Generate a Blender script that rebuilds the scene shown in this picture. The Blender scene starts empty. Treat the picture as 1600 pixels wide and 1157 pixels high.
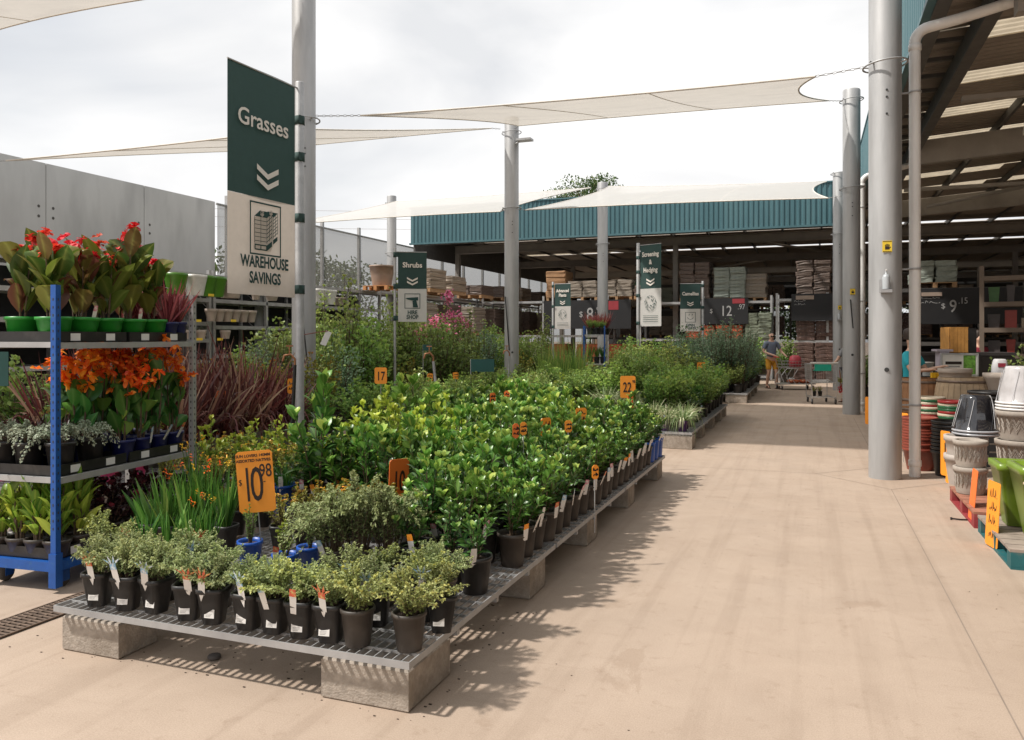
import bpy, math, random
import numpy as np
from mathutils import Vector, Matrix
R_ = math.radians
C = bpy.context.scene
# ------------------------------------------------------------------ camera, world, sun, exposure
CAMH, YAW, FPX, HY = 1.62, R_(20.57), 1244.0, 527.0
cam = bpy.data.cameras.new("camera"); camo = bpy.data.objects.new("camera", cam)
C.collection.objects.link(camo); C.camera = camo
camo.location = (0, 0, CAMH); camo.rotation_euler = (R_(90), 0, YAW)
cam.sensor_width = 36; cam.lens = 28.0; cam.shift_y = -(578.5 - HY) / 1600
cam.clip_start = 0.05; cam.clip_end = 2000
SUN = Vector((-0.60, -0.36, 1.0)).normalized()
W = bpy.data.worlds.new("World"); C.world = W; W.use_nodes = True
nt = W.node_tree; N = nt.nodes; Lk = nt.links
bg = N["Background"]; bg.inputs[1].default_value = 0.1
sky = N.new("ShaderNodeTexSky"); sky.sky_type = 'NISHITA'; sky.sun_disc = False
sky.sun_elevation = math.asin(SUN.z); sky.sun_rotation = math.atan2(SUN.x, SUN.y) % (2 * math.pi)
sky.air_density = 1.2; sky.dust_density = 2.5
tc = N.new("ShaderNodeTexCoord")
mp = N.new("ShaderNodeMapping"); mp.inputs['Scale'].default_value = (1, 1, 2.6); Lk.new(tc.outputs['Generated'], mp.inputs[0])
n1 = N.new("ShaderNodeTexNoise"); n1.inputs['Scale'].default_value = 2.1; n1.inputs['Detail'].default_value = 6; n1.inputs['Roughness'].default_value = .48
n1.inputs['Distortion'].default_value = .4
n2 = N.new("ShaderNodeTexNoise"); n2.inputs['Scale'].default_value = 1.3; n2.inputs['Detail'].default_value = 4
Lk.new(mp.outputs[0], n1.inputs[0]); Lk.new(mp.outputs[0], n2.inputs[0])
cr = N.new("ShaderNodeValToRGB"); cr.color_ramp.elements[0].position = .36; cr.color_ramp.elements[1].position = .6
cr.color_ramp.elements[0].color = (7.6, 7.7, 7.9, 1); cr.color_ramp.elements[1].color = (10.2, 10.1, 10.0, 1)
Lk.new(n1.outputs[0], cr.inputs[0])
cf = N.new("ShaderNodeValToRGB"); cf.color_ramp.elements[0].position = .33; cf.color_ramp.elements[1].position = .5
cf.color_ramp.elements[0].color = (.72, .72, .72, 1); cf.color_ramp.elements[1].color = (1, 1, 1, 1)
Lk.new(n2.outputs[0], cf.inputs[0])
mx = N.new("ShaderNodeMix"); mx.data_type = 'RGBA'
Lk.new(cf.outputs[0], mx.inputs[0]); Lk.new(sky.outputs[0], mx.inputs[6]); Lk.new(cr.outputs[0], mx.inputs[7]); Lk.new(mx.outputs[2], bg.inputs[0])
sl = bpy.data.lights.new("sun", 'SUN'); sl.energy = 4.3; sl.angle = R_(2.4); sl.color = (1, .95, .88)
so = bpy.data.objects.new("sun", sl); C.collection.objects.link(so); so.rotation_euler = SUN.to_track_quat('Z', 'Y').to_euler()
C.view_settings.view_transform = 'Standard'; C.view_settings.look = 'None'; C.view_settings.exposure = 0.13; C.view_settings.gamma = 1
C.cycles.max_bounces = 8; C.cycles.diffuse_bounces = 4; C.cycles.transparent_max_bounces = 12
C.cycles.caustics_reflective = False; C.cycles.caustics_refractive = False
# ------------------------------------------------------------------ helpers
def G(px, py, z=0.0):
    """ground-plan point seen at a photo position, on the level z"""
    d = (CAMH - z) * FPX / (py - HY); return GD(px, d)
def GD(px, d):
    u = (px - 800) / FPX
    return (d * (-math.sin(YAW) + math.cos(YAW) * u), d * (math.cos(YAW) + math.sin(YAW) * u))
def GX(px, X):
    u = (px - 800) / FPX; return X / (-math.sin(YAW) + math.cos(YAW) * u)
def ZD(py, d): return CAMH + d * (HY - py) / FPX
MATS = {}
def mat(name, col, rough=.6, metal=0, var=.12, scale=6, bump=0, bscale=40, trans=0, alpha=1, coat=0, stain=None, spec=.5, coords='Object', stretch=None):
    if name in MATS: return MATS[name]
    m = bpy.data.materials.new(name); m.use_nodes = True; t = m.node_tree; n = t.nodes; l = t.links
    b = n["Principled BSDF"]; b.inputs['Roughness'].default_value = rough; b.inputs['Metallic'].default_value = metal
    b.inputs['Coat Weight'].default_value = coat; b.inputs['Specular IOR Level'].default_value = spec
    tcn = n.new("ShaderNodeTexCoord")
    src = tcn.outputs[coords]
    if stretch:
        mpn = n.new('ShaderNodeMapping'); mpn.inputs['Scale'].default_value = stretch; l.new(src, mpn.inputs[0]); src = mpn.outputs[0]
    nz = n.new("ShaderNodeTexNoise"); nz.inputs['Scale'].default_value = scale; nz.inputs['Detail'].default_value = 8; nz.inputs['Roughness'].default_value = .6
    l.new(src, nz.inputs[0])
    rp = n.new("ShaderNodeValToRGB"); rp.color_ramp.elements[0].position = .3; rp.color_ramp.elements[1].position = .7
    rp.color_ramp.elements[0].color = [c * (1 - var) for c in col] + [1]; rp.color_ramp.elements[1].color = [min(1, c * (1 + var)) for c in col] + [1]
    l.new(nz.outputs[0], rp.inputs[0]); out = rp.outputs[0]
    if stain:
        scol, sscale, lo, hi = stain
        n3 = n.new("ShaderNodeTexNoise"); n3.inputs['Scale'].default_value = sscale; n3.inputs['Detail'].default_value = 5; l.new(src, n3.inputs[0])
        r3 = n.new("ShaderNodeValToRGB"); r3.color_ramp.elements[0].position = lo; r3.color_ramp.elements[1].position = hi; l.new(n3.outputs[0], r3.inputs[0])
        mm = n.new("ShaderNodeMix"); mm.data_type = 'RGBA'; l.new(r3.outputs[0], mm.inputs[0]); l.new(out, mm.inputs[6]); mm.inputs[7].default_value = (*scol, 1); out = mm.outputs[2]
    l.new(out, b.inputs['Base Color'])
    if bump:
        nb = n.new("ShaderNodeTexNoise"); nb.inputs['Scale'].default_value = bscale; nb.inputs['Detail'].default_value = 4; l.new(src, nb.inputs[0])
        bp = n.new("ShaderNodeBump"); bp.inputs['Strength'].default_value = bump; bp.inputs['Distance'].default_value = .01
        l.new(nb.outputs[0], bp.inputs['Height']); l.new(bp.outputs[0], b.inputs['Normal'])
    last = b.outputs[0]; o = n["Material Output"]
    if trans:
        tr = n.new("ShaderNodeBsdfTranslucent"); l.new(out, tr.inputs[0]); ms = n.new("ShaderNodeMixShader"); ms.inputs[0].default_value = trans
        l.new(last, ms.inputs[1]); l.new(tr.outputs[0], ms.inputs[2]); last = ms.outputs[0]
    if alpha < 1:
        tp = n.new("ShaderNodeBsdfTransparent"); ms = n.new("ShaderNodeMixShader"); ms.inputs[0].default_value = alpha
        l.new(tp.outputs[0], ms.inputs[1]); l.new(last, ms.inputs[2]); last = ms.outputs[0]
    l.new(last, o.inputs[0]); MATS[name] = m; return m
def leafmat(name, c1, c2, rough=.42, trans=.3, c3=None, ovar=.25, cpos=0):
    """foliage: own leaf-to-leaf variation (attribute tint) and plant-to-plant variation"""
    m = bpy.data.materials.new(name); m.use_nodes = True; t = m.node_tree; n = t.nodes; l = t.links
    b = n["Principled BSDF"]; b.inputs['Roughness'].default_value = rough; b.inputs['Specular IOR Level'].default_value = .45
    at = n.new("ShaderNodeAttribute"); at.attribute_name = 'tint'
    rp = n.new("ShaderNodeValToRGB"); e = rp.color_ramp.elements; e[0].color = (*c1, 1); e[1].color = (*c2, 1); e[0].position = .15; e[1].position = .8
    if cpos: e[1].position = cpos
    if c3: k = e.new(.97 if not cpos else cpos + .18); k.color = (*c3, 1)
    l.new(at.outputs['Fac'], rp.inputs[0])
    ar = n.new('ShaderNodeAttribute'); ar.attribute_name = 'rib'; pw = n.new('ShaderNodeMath'); pw.operation = 'POWER'; pw.inputs[1].default_value = 5; l.new(ar.outputs['Fac'], pw.inputs[0])
    pm_ = n.new('ShaderNodeMath'); pm_.operation = 'MULTIPLY'; pm_.inputs[1].default_value = .55; l.new(pw.outputs[0], pm_.inputs[0])
    rm = n.new('ShaderNodeMix'); rm.data_type = 'RGBA'; l.new(pm_.outputs[0], rm.inputs[0]); l.new(rp.outputs[0], rm.inputs[6]); rm.inputs[7].default_value = (min(1, c2[0] * 1.3 + .12), min(1, c2[1] * 1.25 + .1), min(1, c2[2] * 1.2 + .06), 1)
    oi = n.new("ShaderNodeObjectInfo"); mr = n.new("ShaderNodeMapRange"); mr.inputs[3].default_value = 1 - ovar; mr.inputs[4].default_value = 1 + ovar; l.new(oi.outputs['Random'], mr.inputs[0])
    hs = n.new("ShaderNodeHueSaturation"); l.new(mr.outputs[0], hs.inputs['Value']); l.new(rm.outputs[2], hs.inputs['Color'])
    mh = n.new("ShaderNodeMapRange"); mh.inputs[3].default_value = .49; mh.inputs[4].default_value = .515
    ml = n.new("ShaderNodeMath"); ml.operation = 'FRACT'; mu = n.new("ShaderNodeMath"); mu.operation = 'MULTIPLY'; mu.inputs[1].default_value = 7.3
    l.new(oi.outputs['Random'], mu.inputs[0]); l.new(mu.outputs[0], ml.inputs[0]); l.new(ml.outputs[0], mh.inputs[0]); l.new(mh.outputs[0], hs.inputs['Hue'])
    l.new(hs.outputs[0], b.inputs['Base Color'])
    tr = n.new("ShaderNodeBsdfTranslucent"); l.new(hs.outputs[0], tr.inputs[0]); ms = n.new("ShaderNodeMixShader"); ms.inputs[0].default_value = trans
    l.new(b.outputs[0], ms.inputs[1]); l.new(tr.outputs[0], ms.inputs[2]); l.new(ms.outputs[0], n["Material Output"].inputs[0])
    MATS[name] = m; return m
class MB:
    def __init__(s): s.v = []; s.f = []; s.m = []; s.t = []; s.s = []; s.n = 0; s.rb = []
    def add(s, V, F, m=0, t=.5, smooth=False, rib=None):
        V = np.asarray(V, float); off = s.n; s.v.append(V); s.n += len(V); s.rb.append(np.zeros(len(V)) if rib is None else rib)
        s.f.extend([tuple(i + off for i in f) for f in F]); k = len(F)
        s.m.extend([m] * k); s.s.extend([smooth] * k)
        s.t.extend(list(t) if hasattr(t, '__len__') else [t] * k); return s
    def box(s, x0, x1, y0, y1, z0, z1, m=0, t=.5, taper=0):
        a = taper
        V = [(x0 + a, y0 + a, z0), (x1 - a, y0 + a, z0), (x1 - a, y1 - a, z0), (x0 + a, y1 - a, z0), (x0, y0, z1), (x1, y0, z1), (x1, y1, z1), (x0, y1, z1)]
        return s.add(V, [(3, 2, 1, 0), (4, 5, 6, 7), (0, 1, 5, 4), (1, 2, 6, 5), (2, 3, 7, 6), (3, 0, 4, 7)], m, t)
    def tube(s, pts, r, n=8, m=0, t=.5, caps=True, smooth=True):
        pts = [Vector(p) for p in pts]; k = len(pts); r = r if hasattr(r, '__len__') else [r] * k; V = []; F = []
        prev = None
        for i, p in enumerate(pts):
            d = (pts[min(i + 1, k - 1)] - pts[max(i - 1, 0)]).normalized()
            a = prev if prev else (Vector((0, 0, 1)) if abs(d.z) < .9 else Vector((1, 0, 0)))
            x = (a - d * a.dot(d)).normalized(); prev = x; y = d.cross(x)
            for j in range(n):
                th = 2 * math.pi * j / n; V.append(p + (x * math.cos(th) + y * math.sin(th)) * r[i])
        for i in range(k - 1):
            for j in range(n):
                a = i * n + j; b = i * n + (j + 1) % n; F.append((a, b, b + n, a + n))
        s.add(V, F, m, t, smooth)
        if caps: s.add([V[j] for j in range(n)], [tuple(range(n))[::-1]], m, t); s.add([V[(k - 1) * n + j] for j in range(n)], [tuple(range(n))], m, t)
        return s
    def lathe(s, prof, n=20, c=(0, 0, 0), m=0, t=.5, smooth=True, sq=0):
        V = []; F = []
        for (r, z) in prof:
            for j in range(n):
                th = 2 * math.pi * (j + .5) / n; cx, sy = math.cos(th), math.sin(th)
                if sq: q = (abs(cx) ** sq + abs(sy) ** sq) ** (-1 / sq); cx *= q; sy *= q
                V.append((c[0] + r * cx, c[1] + r * sy, c[2] + z))
        for i in range(len(prof) - 1):
            for j in range(n):
                a = i * n + j; b = i * n + (j + 1) % n; F.append((a, b, b + n, a + n))
        return s.add(V, F, m, t, smooth)
    def disc(s, r, z, n=20, c=(0, 0, 0), m=0, sq=0, up=True):
        V = []
        for j in range(n):
            th = 2 * math.pi * (j + .5) / n; cx, sy = math.cos(th), math.sin(th)
            if sq: q = (abs(cx) ** sq + abs(sy) ** sq) ** (-1 / sq); cx *= q; sy *= q
            V.append((c[0] + r * cx, c[1] + r * sy, c[2] + z))
        return s.add(V, [tuple(range(n)) if up else tuple(range(n))[::-1]], m)
    def poly(s, pts, m=0, t=.5): return s.add(pts, [tuple(range(len(pts)))], m, t)
    def leaves(s, P, D, L, Wd, droop=.2, K=3, fold=0, m=0, tint=None, rng=None, prof=None):
        """n blades: base points P, directions D, length L, half-width Wd, bending down by droop"""
        P = np.asarray(P, float); D = np.asarray(D, float); n = len(P)
        if n == 0: return s
        D = D / np.linalg.norm(D, axis=1, keepdims=True); L = np.broadcast_to(L, (n,)).astype(float); Wd = np.broadcast_to(Wd, (n,)).astype(float)
        droop = np.broadcast_to(droop, (n,)).astype(float)
        up = np.tile([0, 0, 1.], (n, 1)) + rng.normal(0, .35, (n, 3))
        S = np.cross(D, up); S /= np.linalg.norm(S, axis=1, keepdims=True) + 1e-9; Nn = np.cross(S, D)
        tt = np.linspace(0, 1, K)
        if prof is None: prof = {3: [.25, 1, .05], 4: [.2, .95, .85, .04], 5: [.14, .85, 1, .62, .03], 6: [.5, .9, 1, .85, .55, .04]}[K]
        cols = 3 if fold else 2; V = np.zeros((n, K, cols, 3))
        for k in range(K):
            c = P + D * (tt[k] * L)[:, None]; c[:, 2] -= droop * L * tt[k] ** 2; c -= D * (droop * L * .35 * tt[k] ** 2)[:, None]
            w = (Wd * prof[k])[:, None]
            if fold: V[:, k, 0] = c - S * w + Nn * w * fold; V[:, k, 1] = c; V[:, k, 2] = c + S * w + Nn * w * fold
            else: V[:, k, 0] = c - S * w; V[:, k, 1] = c + S * w
        base = (np.arange(n) * K * cols)[:, None]; fl = []
        for k in range(K - 1):
            for c in range(cols - 1):
                a = k * cols + c; fl.append(base + np.array([[a, a + 1, a + 1 + cols, a + cols]]))
        F = np.stack(fl, 1).reshape(-1, 4); per = len(fl)
        tint = rng.random(n) if tint is None else np.asarray(tint)
        rib = np.zeros((n, K, cols))
        if fold: rib[:, :, 1] = 1
        return s.add(V.reshape(-1, 3), F.tolist(), m, np.repeat(tint, per), smooth=True, rib=rib.reshape(-1))
    def mesh(s, name, mats):
        me = bpy.data.meshes.new(name); V = np.concatenate(s.v) if s.v else np.zeros((0, 3))
        me.from_pydata(V.tolist(), [], s.f)
        for m in mats: me.materials.append(m)
        me.polygons.foreach_set('material_index', s.m); me.polygons.foreach_set('use_smooth', s.s)
        a = me.attributes.new('tint', 'FLOAT', 'FACE'); a.data.foreach_set('value', s.t)
        if any(r.any() for r in s.rb): a = me.attributes.new('rib', 'FLOAT', 'POINT'); a.data.foreach_set('value', np.concatenate(s.rb))
        me.update(); return me
    def obj(s, name, mats, parent=None, loc=(0, 0, 0), rz=0):
        if not isinstance(mats, (list, tuple)): mats = [mats]
        return inst(s.mesh(name, mats), name, parent, loc, rz)
def inst(me, name, parent=None, loc=(0, 0, 0), rz=0, sc=1):
    o = bpy.data.objects.new(name, me); C.collection.objects.link(o); o.location = loc
    o.rotation_euler = rz if hasattr(rz, '__len__') else (0, 0, rz)
    o.scale = sc if hasattr(sc, '__len__') else (sc,) * 3
    if parent: o.parent = parent
    return o
def thing(name, label, cat, loc=(0, 0, 0), rz=0, group=None):
    o = inst(None, name, None, loc, rz); o.empty_display_size = .1; return tag(o, label, cat, group)
def tag(o, label, cat, group=None):
    o['label'] = label; o['category'] = cat
    if group: o['group'] = group
    return o
def struct(o, kind='structure'): o['kind'] = kind; return o
def lettering(body, parent, loc, size, m, rz=0, sx=1, sy=1, bold=0, align='CENTER', rot=None, name='lettering', spacing=1):
    cu = bpy.data.curves.new(name, 'FONT'); cu.body = body; cu.size = size; cu.align_x = align; cu.align_y = 'CENTER'
    cu.extrude = .0006; cu.offset = bold; cu.space_line = spacing; cu.resolution_u = 3; cu.materials.append(m)
    oc = bpy.data.objects.new(name, cu); me = bpy.data.meshes.new_from_object(oc); bpy.data.objects.remove(oc)
    o = bpy.data.objects.new(name, me); C.collection.objects.link(o); o.parent = parent; o.location = loc
    o.rotation_euler = rot if rot else (R_(90), 0, rz); o.scale = (sx, sy, 1); return o
NUM = ['first', 'second', 'third', 'fourth', 'fifth', 'sixth', 'seventh', 'eighth', 'ninth', 'tenth', 'eleventh', 'twelfth', 'thirteenth', 'fourteenth', 'fifteenth', 'sixteenth', 'seventeenth', 'eighteenth', 'nineteenth', 'twentieth'] + ['twenty-' + x for x in ['first', 'second', 'third', 'fourth', 'fifth', 'sixth', 'seventh', 'eighth', 'ninth']] + ['thirtieth']
random.seed(5)
def scrawl(b, x0, x1, z0, z1, y, th, seed, rows=1):
    g = np.random.default_rng(seed)
    for r in range(rows):
        zt = z1 - (z1 - z0) * r / rows; zb = z1 - (z1 - z0) * (r + .7) / rows; x = x0; up = True; p = (x, zb)
        while x < x1:
            x += abs(x1 - x0) * g.uniform(.05, .11); q = (x, g.uniform(zb, zt) if up else g.uniform(zb, zb + (zt - zb) * .3)); up = not up
            a = Vector((p[0], y, p[1])); c = Vector((q[0], y, q[1])); n = (c - a).normalized().cross(Vector((0, 1, 0))) * th / 2; b.poly([a - n, c - n, c + n, a + n]); p = q if g.random() > .2 else (x + th * 2, zb)
# ------------------------------------------------------------------ materials
def floor_material():
    m = bpy.data.materials.new('concrete_floor'); m.use_nodes = True; t = m.node_tree; n = t.nodes; l = t.links; b = n["Principled BSDF"]; tcn = n.new("ShaderNodeTexCoord")
    def noise(sc, det, rough=.6, st=None, dist=0):
        z = n.new("ShaderNodeTexNoise"); z.inputs['Scale'].default_value = sc; z.inputs['Detail'].default_value = det; z.inputs['Roughness'].default_value = rough; z.inputs['Distortion'].default_value = dist
        if st: q = n.new("ShaderNodeMapping"); q.inputs['Scale'].default_value = st; l.new(tcn.outputs['Object'], q.inputs[0]); l.new(q.outputs[0], z.inputs[0])
        else: l.new(tcn.outputs['Object'], z.inputs[0])
        return z.outputs[0]
    def ramp(src, lo, hi, c0, c1):
        r = n.new("ShaderNodeValToRGB"); r.color_ramp.elements[0].position = lo; r.color_ramp.elements[1].position = hi; r.color_ramp.elements[0].color = (*c0, 1); r.color_ramp.elements[1].color = (*c1, 1); l.new(src, r.inputs[0]); return r.outputs[0]
    def mul(a, c, f=1): q = n.new("ShaderNodeMix"); q.data_type = 'RGBA'; q.blend_type = 'MULTIPLY'; q.inputs[0].default_value = f; l.new(a, q.inputs[6]); l.new(c, q.inputs[7]); return q.outputs[2]
    col = ramp(noise(.35, 6), .32, .68, (.43, .335, .262), (.475, .375, .297))
    col = mul(col, ramp(noise(2.3, 8, .65, None, .6), .3, .62, (.90, .89, .88), (1, 1, 1)))
    col = mul(col, ramp(noise(1.0, 5, .6, (6, .22, 1), .2), .36, .50, (.90, .89, .88), (1, 1, 1)))
    col = mul(col, ramp(noise(1.0, 6, .7, (1.2, 9, 1), .5), .30, .40, (.93, .92, .91), (1, 1, 1)))
    col = mul(col, ramp(noise(9, 4, .7), .30, .42, (.80, .77, .74), (1, 1, 1)), .6)
    col = mul(col, ramp(noise(150, 3, .7), .35, .6, (.82, .81, .80), (1, 1, 1)))
    col = mul(col, ramp(noise(.8, 7, .7, (1, 1, 1), 1.2), .62, .66, (1, 1, 1), (.90, .88, .86)))
    l.new(col, b.inputs['Base Color']); r = ramp(noise(1.6, 6), .3, .7, (.55,) * 3, (.85,) * 3); l.new(r, b.inputs['Roughness']); b.inputs['Specular IOR Level'].default_value = .35
    bp = n.new("ShaderNodeBump"); bp.inputs['Strength'].default_value = .15; bp.inputs['Distance'].default_value = .006; l.new(noise(70, 5), bp.inputs['Height']); l.new(bp.outputs[0], b.inputs['Normal']); return m
concrete = floor_material()
blockm = mat('cast_concrete', (.36, .31, .26), .9, var=.22, scale=30, bump=.5, bscale=90, stain=((.22, .18, .14), 5, .52, .75))
wallm = mat('precast_wall', (.56, .56, .55), .85, var=.06, scale=1.2, bump=.1, bscale=25, stain=((.40, .40, .395), 1.4, .46, .78), stretch=(1, 1, .3))
galv = mat('galvanised_steel', (.42, .42, .42), .5, .35, var=.14, scale=9, stain=((.34, .34, .345), 3, .5, .7))
colm = mat('column_steel', (.40, .40, .40), .5, .2, var=.10, scale=7, stain=((.29, .29, .29), 5, .46, .72), stretch=(1, 1, .16), bump=.05, bscale=60)
whitep = mat('white_plastic', (.80, .79, .77), .45, var=.05, scale=6, stain=((.6, .58, .55), 5, .55, .8), stretch=(1, 1, .15))
teal = mat('teal_cladding', (.058, .142, .165), .5, var=.10, scale=1.5, stain=((.085, .17, .185), 1.5, .45, .8), stretch=(1, 1, .25))
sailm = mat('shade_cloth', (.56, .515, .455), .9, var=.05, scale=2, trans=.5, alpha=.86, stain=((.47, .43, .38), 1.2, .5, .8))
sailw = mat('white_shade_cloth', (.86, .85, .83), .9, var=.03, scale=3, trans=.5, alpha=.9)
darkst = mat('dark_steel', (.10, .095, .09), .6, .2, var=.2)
beamm = mat('painted_beam', (.30, .275, .25), .7, var=.12, scale=3)
roofm = mat('roof_sheet', (.30, .26, .22), .6, .1, var=.12, scale=2)
skyl = mat('skylight_sheet', (.58, .50, .38), .5, var=.15, scale=4, trans=.52)
bluep = mat('blue_paint', (.012, .09, .36), .4, .1, var=.15, scale=12, stain=((.03, .12, .33), 18, .58, .7))
blackp = mat('black_plastic', (.016, .015, .015), .42, var=.2, scale=20, stain=((.04, .036, .033), 9, .55, .8))
browngr = mat('grey_brown_plastic', (.05, .041, .034), .45, var=.15, scale=10, stain=((.08, .066, .055), 9, .5, .8))
soil = mat('potting_mix', (.06, .04, .028), .95, var=.5, scale=60, bump=.8, bscale=120)
bluepot = mat('blue_plastic', (.01, .085, .42), .38, var=.12, scale=10)
navypot = mat('navy_plastic', (.012, .016, .10), .4, var=.15, scale=10)
greenpot = mat('green_plastic', (.02, .26, .03), .4, var=.12, scale=10)
greypot = mat('grey_plastic', (.24, .215, .195), .5, var=.1, scale=12, stain=((.18, .16, .14), 8, .5, .8))
pinkpot = mat('pink_plastic', (.72, .06, .22), .4, var=.1)
purplepot = mat('purple_plastic', (.06, .02, .10), .4, var=.1)
brownpot = mat('brown_plastic', (.09, .04, .025), .45, var=.15)
papr = mat('white_card', (.75, .73, .70), .6, var=.04, scale=30)
bluecard = mat('blue_picture_card', (.25, .45, .62), .5, var=.5, scale=60, stain=((.75, .78, .8), 50, .45, .6))
redcard = mat('red_picture_card', (.65, .12, .06), .5, var=.4, scale=60, stain=((.7, .55, .2), 50, .5, .62))
pinkcard = mat('pink_picture_card', (.62, .2, .28), .5, var=.4, scale=60, stain=((.75, .7, .65), 50, .45, .6))
orangec = mat('orange_card', (.95, .33, .028), .55, var=.03, scale=9)
redorc = mat('red_orange_card', (.90, .19, .035), .55, var=.03, scale=9)
inkm = mat('black_ink', (.02, .012, .01), .6, var=.05)
greenfab = mat('green_banner_cloth', (.030, .066, .060), .8, var=.06, scale=12, trans=.12)
creamfab = mat('cream_banner_cloth', (.60, .535, .475), .8, var=.04, scale=12, trans=.3)
creamink = mat('cream_print', (.74, .69, .63), .8, var=.03)
whitefab = mat('white_banner_cloth', (.66, .64, .61), .8, var=.04, scale=12, trans=.3)
greenink = mat('green_print', (.012, .05, .045), .7, var=.05)
twig = mat('twig_bark', (.12, .08, .05), .85, var=.25, scale=30)
woodm = mat('timber', (.38, .23, .12), .7, var=.22, scale=7, bump=.2)
boardm = mat('blackboard', (.012, .012, .014), .6, var=.2, scale=3)
chalk = mat('chalk', (.36, .36, .36), .9, var=.1)
yell = mat('yellow_label', (.85, .60, .04), .55, var=.05)
GL = leafmat('leaf_glossy', (.026, .085, .016), (.145, .30, .045), .32, .3, (.52, .60, .13))
GL2 = leafmat('leaf_gardenia', (.022, .072, .018), (.115, .25, .045), .30, .28, (.48, .58, .13))
LM = leafmat('leaf_lime', (.14, .28, .035), (.40, .50, .06), .4, .35, (.52, .56, .08))
GG = leafmat('leaf_grey_green', (.20, .26, .10), (.46, .51, .22), .6, .33, (.60, .61, .30))
GY = leafmat('leaf_gold_green', (.21, .26, .08), (.46, .48, .17), .6, .3, (.66, .62, .16))
SV = leafmat('leaf_silver', (.30, .36, .25), (.52, .56, .42), .7, .25, (.68, .69, .56))
OL = leafmat('leaf_olive', (.13, .20, .05), (.32, .40, .11), .5, .4, (.48, .50, .16))
OM = leafmat('leaf_mid', (.12, .24, .055), (.33, .48, .11), .5, .4, (.50, .58, .16))
OB = leafmat('leaf_blue_green', (.13, .22, .13), (.28, .39, .24), .5, .35, (.40, .47, .33))
RG = leafmat('blade_burgundy', (.075, .022, .022), (.22, .07, .058), .45, .35, (.42, .28, .19))
CR = leafmat('blade_red', (.20, .035, .045), (.40, .10, .10), .4, .35, (.62, .32, .28))
DK = leafmat('leaf_dark_burgundy', (.022, .008, .012), (.075, .015, .025), .35, .15, (.26, .03, .05))
BL = leafmat('blade_green', (.04, .13, .02), (.11, .27, .04), .4, .3, (.26, .38, .08))
VG = leafmat('blade_variegated', (.14, .22, .07), (.50, .52, .30), .5, .3, (.72, .70, .50))
CN = leafmat('leaf_canna', (.055, .11, .02), (.17, .21, .03), .33, .3, (.15, .055, .035), cpos=.68)
CO = leafmat('leaf_canna_green', (.03, .12, .025), (.08, .23, .04), .32, .25, (.26, .38, .06))
FR = leafmat('petal_red', (.50, .015, .012), (.78, .05, .03), .55, .3)
FO = leafmat('petal_orange', (.80, .11, .015), (.96, .27, .02), .5, .4, (.96, .45, .05))
FP = leafmat('petal_pink', (.72, .13, .28), (.90, .34, .50), .5, .3)
FG = leafmat('petal_gold', (.75, .38, .02), (.85, .60, .05), .5, .3, (.85, .25, .05))
AU = leafmat('leaf_autumn', (.17, .21, .04), (.38, .36, .06), .5, .35, (.60, .24, .05))
TR = leafmat('leaf_tree', (.035, .07, .02), (.10, .15, .045), .55, .25, (.20, .23, .08))
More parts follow.
